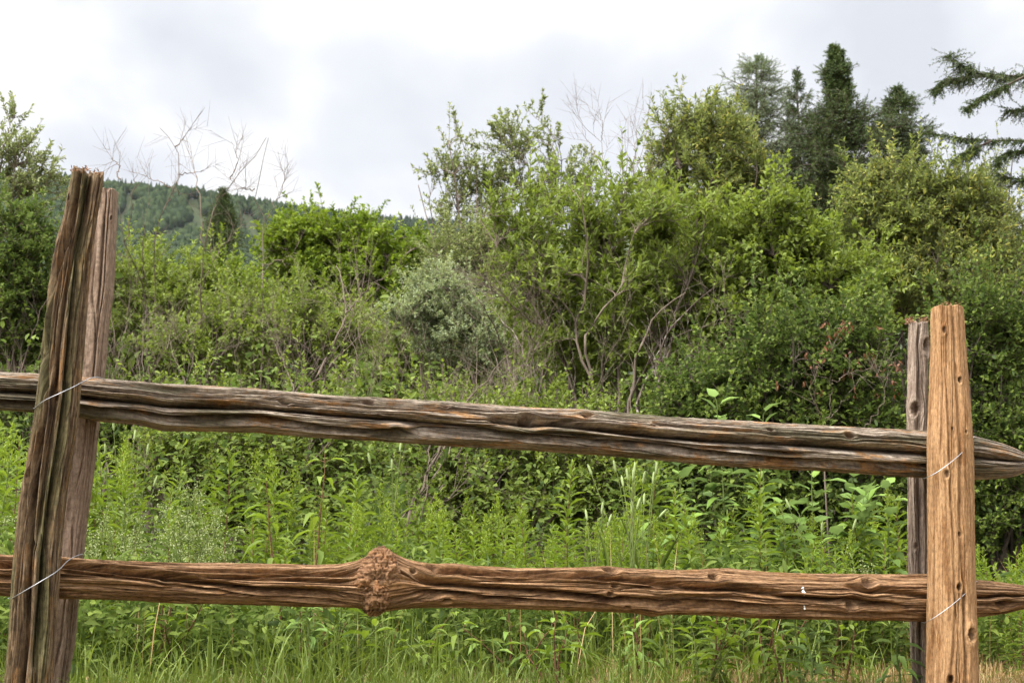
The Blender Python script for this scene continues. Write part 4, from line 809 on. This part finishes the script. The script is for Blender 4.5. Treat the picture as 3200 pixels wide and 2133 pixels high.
single = [(0, 1770, 5.2, 1452, 'tallest goldenrod on a red stem, rising to the top rail right of the middle'), (3, 2105, 5.1, 1530, 'tall goldenrod left of the broad-leaved saplings'), (6, 2160, 5.3, 1560, 'goldenrod with a curled tip beside the broad-leaved saplings'),
          (3, 2355, 5.1, 1455, 'tall red-stemmed goldenrod in front of the broad-leaved saplings'), (1, 1670, 5.4, 1570, 'goldenrod with pale narrow leaves left of the tallest one'), (6, 1120, 5.5, 1470, 'tall branching goldenrod right of the willowherb, above the burl'), (2, 1385, 5.2, 1585, 'goldenrod with a thick bright tip right of the burl'),
          (1, 1475, 5.2, 1610, 'slim goldenrod between the bright-tipped one and the tallest'), (5, 1925, 5.0, 1680, 'yellow-budded goldenrod left of the timothy grass'), (5, 2675, 5.1, 1690, 'yellow-budded goldenrod left of the right posts'), (4, 2590, 5.2, 1700, 'goldenrod with spreading thin leaves left of the yellow-budded one by the right posts'),
          (3, 700, 5.6, 1400, 'tall leafy weed below the top rail right of the left posts'), (5, 3160, 4.9, 1740, 'goldenrod in bud at the right edge behind the lower rail'), (4, 3110, 4.85, 1960, 'low leafy goldenrod right of the thick tan post, below the lower rail')]
for pi, x, d, y, lb in single: put(pi, x, d, y, lb, GR, .03)
for i in range(265):
    x = rngG.uniform(-60, 3260); d = rngG.uniform(5.0, 6.6)
    y = 1675 + rngG.normal(0, 62) - (d - 5.5) * 55
    if x < 900: y -= 190 * (900 - x) / 900 + rngG.uniform(0, 90)
    if 2830 < x: y += 110
    y = max(1380, min(1900, y))
    zone = 0 if x < 930 else (1 if x < 1950 else 2)
    lb = ['bushy green goldenrod in the bed between the left posts and the willowherb', 'bushy green goldenrod in the bed behind the middle of the lower rail', 'bushy green goldenrod in the bed in front of the dark shrubs at right'][zone]
    put(int(rngG.integers(0, 7)), x, d, y, lb, GR + (' at left', ' in the middle', ' at right')[zone], .07)

def herb(name, label, cat, px, depth, ytop, seed, nleaf, L, W, kind, mat, stem, opp=True, droop=.5, nst=1, spread=.0, lean=0.0, group=None):
    rng = np.random.default_rng(seed); p0 = at(px, 1500, depth); gz = float(ground_z(p0[0], depth)) - .01; H = at(px, ytop, depth)[2] - gz; b = np.array([p0[0], depth, gz])
    o = thing(name, label, cat, b, group); ms = MB(); ml = MB(); N = 12
    for sidx in range(nst):
        h = H * (1 if sidx == 0 else rng.uniform(.6, .97)); dx = rng.normal(0, spread, 2) if sidx else np.zeros(2)
        P = np.stack([np.linspace(0, 1, N) ** 1.3 * (dx[0] + lean) + np.cumsum(rng.normal(0, .005, N)), np.linspace(0, 1, N) ** 1.3 * dx[1] + np.cumsum(rng.normal(0, .005, N)), np.linspace(0, h, N)], -1) + b
        P = smooth_poly(P, 1)[None]; tubes(ms, P, np.linspace(.0045, .0014, N)[None], 6)
        n = nleaf; t = np.linspace(.12, 1, n); az = np.arange(n) * (np.pi if opp else 2.4) + (np.arange(n) // 2 * np.pi / 2 if opp else 0) + rng.normal(0, .25, n)
        if opp: t = t[(np.arange(n) // 2) * 2 % n]
        p, tn = point_at(P, np.zeros(n, int), t); el = np.interp(t, [0, .7, 1], [.25, .5, 1.15]) - droop * .5 + rng.normal(0, .2, n)
        d = np.stack([np.cos(az) * np.cos(el), np.sin(az) * np.cos(el), np.sin(el)], -1); nn = np.stack([-np.cos(az) * np.sin(el), -np.sin(az) * np.sin(el), np.cos(el)], -1) + rng.normal(0, .2, (n, 3))
        pet = L * .22; pe = p + d * pet; tubes(ms, np.stack([p, (p + pe) / 2, pe], 1), np.full((n, 3), .0011), 4)
        sz = np.interp(t, [0, .3, .8, 1], [.7, 1, .95, .9 if kind == 'heart' else .55]) * rng.uniform(.75, 1.15, n)
        leaves(ml, pe, d + np.array([0, 0, -.15 * droop]), nn, L * sz, W * sz, kind, np.clip(.25 + .55 * t + rng.normal(0, .2, n), 0, 1), 1, 1 + droop)
    ms.build('stem', M[stem], o, origin=b); ml.build('leaves', M[mat], o, origin=b)
    return o
herb('willowherb', 'tall plant with drooping long leaves on a red stem above the burl, left of it', 'wildflower', 985, 4.9, 1418, 501, 22, .10, .03, 'lance', 'goldenrod', 'redstem', droop=1.0, lean=.03)
herb('willowherb', 'leafy drooping plant left of the tall red-stemmed one', 'wildflower', 900, 5.0, 1500, 502, 20, .09, .026, 'lance', 'goldenrod', 'redstem', droop=1.0, lean=-.04)
SG = 'broad-leaved saplings left of the right posts'
for i, (x, d, y, n, lb) in enumerate([(2262, 5.6, 1250, 30, 'broad-leaved sapling whose top leaves stick up over the top rail'), (2385, 5.7, 1295, 26, 'broad-leaved sapling just peeping over the top rail, second from the left'), (2150, 5.6, 1450, 24, 'broad-leaved sapling at the left end of its clump, below the top rail'),
                                   (2540, 5.6, 1470, 26, 'broad-leaved sapling in the middle of the clump below the top rail'), (2660, 5.5, 1500, 26, 'broad-leaved sapling with big drooping leaves near the right posts'), (2770, 5.6, 1520, 24, 'broad-leaved sapling touching the thin right rear post'), (2450, 5.4, 1580, 22, 'low broad-leaved sapling behind the red-stemmed goldenrod')]):
    herb('broadleaf_sapling', lb, 'sapling', x, d, y, 520 + i, n + 6, .085, .058, 'heart', 'broad', 'greenstem', opp=False, droop=.6, nst=3 if i > 1 else 2, spread=.16 if i > 1 else .05, group=SG)
rngW = np.random.default_rng(88)
for i in range(34):
    x = rngW.uniform(250, 2790); herb('low_weed', 'low leafy weed with pointed leaves under the lower rail', 'weed', x, rngW.uniform(4.25, 4.85), rngW.uniform(1840, 1975), 560 + i, int(rngW.integers(12, 20)), rngW.uniform(.05, .08), rngW.uniform(.018, .028), 'lance', 'goldenrod' if i % 3 else 'broad', 'greenstem' if i % 2 else 'redstem', opp=bool(i % 2), droop=rngW.uniform(.2, .9), nst=int(rngW.integers(1, 4)), spread=.07, group='low weeds under the lower rail')
# timothy grass with seed spikes
def timothy(label, px, depth, tops, seed, group=None):
    rng = np.random.default_rng(seed); p0 = at(px, 1500, depth); gz = float(ground_z(p0[0], depth)) - .01; b = np.array([p0[0], depth, gz])
    o = thing('timothy_grass', label, 'grass tuft', b, group); ms = MB(); mp_ = MB(); ml = MB(); N = 10
    for (tx, ty) in tops:
        e = at(tx, ty, depth + rng.uniform(-.1, .1)); s = b + np.append(rng.normal(0, .03, 2), 0)
        P = curve(s[None], np.array([[0, 0, 1.0]]), e[None], N, rng, .006); tubes(ms, P, np.full((1, N), .0015), 4)
        d = nrm(P[0, -1] - P[0, -2]); sp = e + d * np.linspace(0, .045, 7)[:, None]
        tubes(mp_, sp[None], (np.array([.0015, .0042, .0048, .0048, .0046, .004, .001]))[None], 7)
        n = 60; t = rng.random(n); az = rng.normal(0, 1, (n, 3)); leaves(mp_, e + d * (t * .044)[:, None], nrm(az) + d * .8, az[:, [1, 2, 0]], np.full(n, .007), np.full(n, .0012), 'lance', None, 0)
    n = len(tops) * 4; s = b + np.concatenate([rng.normal(0, .05, (n, 2)), rng.uniform(.0, .25, (n, 1))], 1); d = rng.normal(0, .22, (n, 3)) + np.array([0, 0, 1.]); leaves(ml, s, d, rng.normal(0, 1, (n, 3)), rng.uniform(.12, .32, n), np.full(n, .0042), 'lance', None, 1, .5)
    ms.build('stems', M['greenstem'], o, origin=b); mp_.build('seed_spikes', M['spike'], o, origin=b); ml.build('blades', M['grass'], o, origin=b)
timothy('timothy grass tuft with many seed spikes below the right half of the top rail', 1975, 5.0, [(1850, 1485), (1925, 1475), (1948, 1520), (1963, 1500), (1978, 1500), (1983, 1480), (2010, 1510), (2040, 1510), (2050, 1480), (2012, 1575), (1975, 1600), (1990, 1590)], 601)
timothy('few leaning timothy grass stalks between the tallest goldenrod and the spiky tuft', 1850, 5.05, [(1880, 1605), (1900, 1640), (1835, 1625), (2060, 1615)], 602)
timothy('sparse timothy stalks left of the sheaf of dead grey stalks', 1240, 5.2, [(1158, 1450), (1250, 1410), (1225, 1470)], 603)
timothy('brownish seeding grass right of the left posts above the lower rail', 400, 5.4, [(356, 1345), (420, 1375), (392, 1490), (460, 1420), (480, 1520), (330, 1420), (300, 1400)], 604)
timothy('two seeding grass stalks among the broad-leaved saplings', 2570, 5.3, [(2568, 1665), (2665, 1655), (2470, 1590)], 605)
# cream-flowered bedstraw
def bedstraw(label, px, depth, ytop, seed, group):
    rng = np.random.default_rng(seed); p0 = at(px, 1500, depth); gz = float(ground_z(p0[0], depth)) - .01; H = at(px, ytop, depth)[2] - gz; b = np.array([p0[0], depth, gz])
    o = thing('bedstraw', label, 'wildflower', b, group); n = 7
    e = b + np.concatenate([rng.normal(0, .07, (n, 2)), H * rng.uniform(.75, 1, (n, 1))], 1); S = curve(np.repeat(b[None], n, 0), nrm(np.array([0, 0, 1.]) + rng.normal(0, .1, (n, 3))), e, 10, rng, .02)
    ms = MB(); tubes(ms, S, np.full((n, 10), .0013), 4)
    m = n * 12; si = np.repeat(np.arange(n), 12); t = rng.uniform(.55, 1, m); p, tn = point_at(S, si, t); out = nrm(rng.normal(0, 1, (m, 3)) * .8 + np.array([0, 0, .9])); L = .07 * (1.25 - t)
    T = curve(p, out, p + out * L[:, None], 4, rng, .03); tubes(ms, T, np.full((m, 4), .0007), 3)
    q = m * 8; c = np.repeat(T[:, -1], 8, 0) + rng.normal(0, .008, (q, 3)); mf = MB(); leaves(mf, c, rng.normal(0, 1, (q, 3)), rng.normal(0, 1, (q, 3)), np.full(q, .0062), np.full(q, .0055), 'oval', None, 0)
    w = n * 40; si = np.repeat(np.arange(n), 40); p, tn = point_at(S, si, np.repeat(np.linspace(.1, .8, 8), 5)[None].repeat(n, 0).ravel()); out = rng.normal(0, 1, (w, 3)) * np.array([1, 1, .3]); ml = MB(); leaves(ml, p, out, rng.normal(0, .3, (w, 3)) + np.array([0, 0, 1.]), np.full(w, .024), np.full(w, .005), 'lance', None, 0)
    ms.build('stems', M['greenstem'], o, origin=b); mf.build('flowers', M['cream'], o, origin=b)['kind'] = 'stuff'; ml.build('leaves', M['goldenrod'], o, origin=b)
for i, (x, d, y) in enumerate([(310, 4.9, 1530), (400, 5.0, 1510), (470, 4.9, 1560), (560, 5.0, 1480), (630, 5.0, 1500), (650, 4.9, 1580), (700, 5.1, 1640), (590, 4.8, 1660), (350, 4.8, 1620), (20, 4.8, 1620), (2670, 5.0, 1700)]):
    bedstraw('cream-flowered bedstraw in bloom among the goldenrods ' + ('at the foot of the broad-leaved saplings' if i == 10 else 'left of the left posts' if i == 9 else 'right of the left posts'), x, d, y, 700 + i, 'cream-flowered bedstraw' if i < 9 else None)

# ------------------------------------------------------------------ grass and undergrowth (uncountable)
def grass_patch(name, label, n, seed, mat, drange, hrange, wid, lie=.35, xlim=(-2.6, 2.9), dens=None):
    rng = np.random.default_rng(seed); x = rng.uniform(*xlim, n); d = rng.uniform(*drange, n)
    if dens is not None:
        k = rng.random(n) < dens(x, d); x, d = x[k], d[k]; n = len(x)
    y = fence_y(x) + d; p = np.stack([x, y, ground_z(x, y) - .005], -1)
    h = rng.uniform(*hrange, n) * (.7 + .6 * vnoise(x * 3, y * 3, seed)); az = rng.uniform(0, 6.283, n); ln = np.abs(rng.normal(0, lie, n))
    side = np.stack([np.cos(az), np.sin(az), 0 * az], -1); wd = np.stack([-np.sin(az), np.cos(az), 0 * az], -1)
    t = np.array([0, .4, .75, 1.0]); c = p[:, None] + side[:, None] * (ln[:, None] * t ** 1.7 * h[:, None])[..., None]
    c[..., 2] += (h[:, None] * t) * (1 - .45 * np.minimum(1.6, ln[:, None]) * t)
    w = wid * rng.uniform(.6, 1.3, n)[:, None] * np.array([.8, 1, .6])[None]
    Lf = c[:, :3] - wd[:, None] * w[..., None]; Rt = c[:, :3] + wd[:, None] * w[..., None]
    V = np.concatenate([Lf, Rt, c[:, 3:]], 1); off = (np.arange(n) * 7)[:, None, None]
    mb = MB(); mb.add(V.reshape(-1, 3), t=(np.array([(2, 5, 6)])[None] + off).reshape(-1, 3), q=(np.array([(0, 3, 4, 1), (1, 4, 5, 2)])[None] + off).reshape(-1, 4), a=np.repeat(np.clip(rng.normal(.5, .28, n), 0, 1), 7))
    o = mb.build(name, M[mat], smooth=False); tag(o, label, 'grass', kind='stuff'); return o
grass_patch('grass', 'short green grass along the foot of the fence', 60000, 801, 'grass', (-.9, 1.1), (.025, .075), .0016, .55, dens=lambda x, d: np.clip(.7 - .4 * x, .16, 1))
grass_patch('dry_grass', 'mown dry straw-coloured grass lying at the foot of the fence', 60000, 802, 'straw', (-.6, 1.05), (.025, .075), .0013, 1.3, dens=lambda x, d: np.clip(.10 + .6 * x + .5 * (vnoise(x * 4, d * 4, 9) - .4), .06, 1))
grass_patch('tall_grass', 'tall loose grass growing between the weeds behind the fence', 1300, 803, 'grass', (.7, 2.4), (.12, .34), .0022, .5)
grass_patch('tall_grass', 'uneven long grass blades along the fence, thickest at the left posts', 7000, 804, 'grass', (-.6, 1.0), (.06, .22), .0024, .65, dens=lambda x, d: np.clip((.8 - .55 * x) * (.3 + 1.3 * vnoise(x * 2.2, d * 2, 5)), .02, 1))
grass_patch('dry_grass', 'tall straw-coloured stalks scattered among the weeds', 300, 805, 'straw', (.5, 2.0), (.25, .5), .0016, .4)
def undergrowth(name, label, n, seed, mat, dr, zr, leaf, xlim=(-3.2, 3.8), kind='oval'):
    rng = np.random.default_rng(seed); x = rng.uniform(*xlim, n); d = rng.uniform(*dr, n); kk = rng.random(n) < np.clip((vnoise(x * 3.1, d * 2.3, seed + 9) - .22) * 2.2, .05, 1); x, d = x[kk], d[kk]; n = len(x); y = fence_y(x) + d
    z = ground_z(x, y) + rng.random(n) ** 1.2 * (zr * (.55 + .8 * vnoise(x * 2.5, y * 2.5, seed)))
    dd = rng.normal(0, 1, (n, 3)) * np.array([1, 1, .5]); mb = MB()
    leaves(mb, np.stack([x, y, z], -1), dd, rng.normal(0, .5, (n, 3)) + np.array([0, -.2, 1.]), leaf[0] * rng.uniform(.6, 1.2, n), leaf[1] * rng.uniform(.7, 1.2, n), kind, None, 1)
    o = mb.build(name, M[mat]); tag(o, label, 'undergrowth', kind='stuff')
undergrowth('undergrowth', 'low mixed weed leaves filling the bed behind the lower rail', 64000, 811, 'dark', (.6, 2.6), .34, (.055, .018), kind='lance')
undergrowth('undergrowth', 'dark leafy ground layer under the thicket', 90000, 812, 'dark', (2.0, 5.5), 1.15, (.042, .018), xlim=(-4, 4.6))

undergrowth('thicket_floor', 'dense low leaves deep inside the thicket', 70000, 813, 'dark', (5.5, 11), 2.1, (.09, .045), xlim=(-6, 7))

# ------------------------------------------------------------------ air
HZ = True
if HZ:
    mt, nt, out = newmat('haze_air'); v = nt.nodes.new('ShaderNodeVolumePrincipled'); v.inputs['Color'].default_value = (.80, .88, 1, 1); v.inputs['Density'].default_value = .00002; v.inputs['Anisotropy'].default_value = .0
    nt.links.new(v.outputs[0], out.inputs['Volume'])
    x0, x1, y0, y1, z0, z1 = -2600, 2600, -80, 3000, -40, 900
    vs = np.array([(x, y, z) for x in (x0, x1) for y in (y0, y1) for z in (z0, z1)])
    fq = np.array([(0, 1, 3, 2), (4, 6, 7, 5), (0, 4, 5, 1), (2, 3, 7, 6), (0, 2, 6, 4), (1, 5, 7, 3)])
    o = mesh_obj('haze', vs, fq, mt, smooth=False); tag(o, 'thin pale air over the whole valley', 'haze', kind='stuff'); o.display_type = 'WIRE'
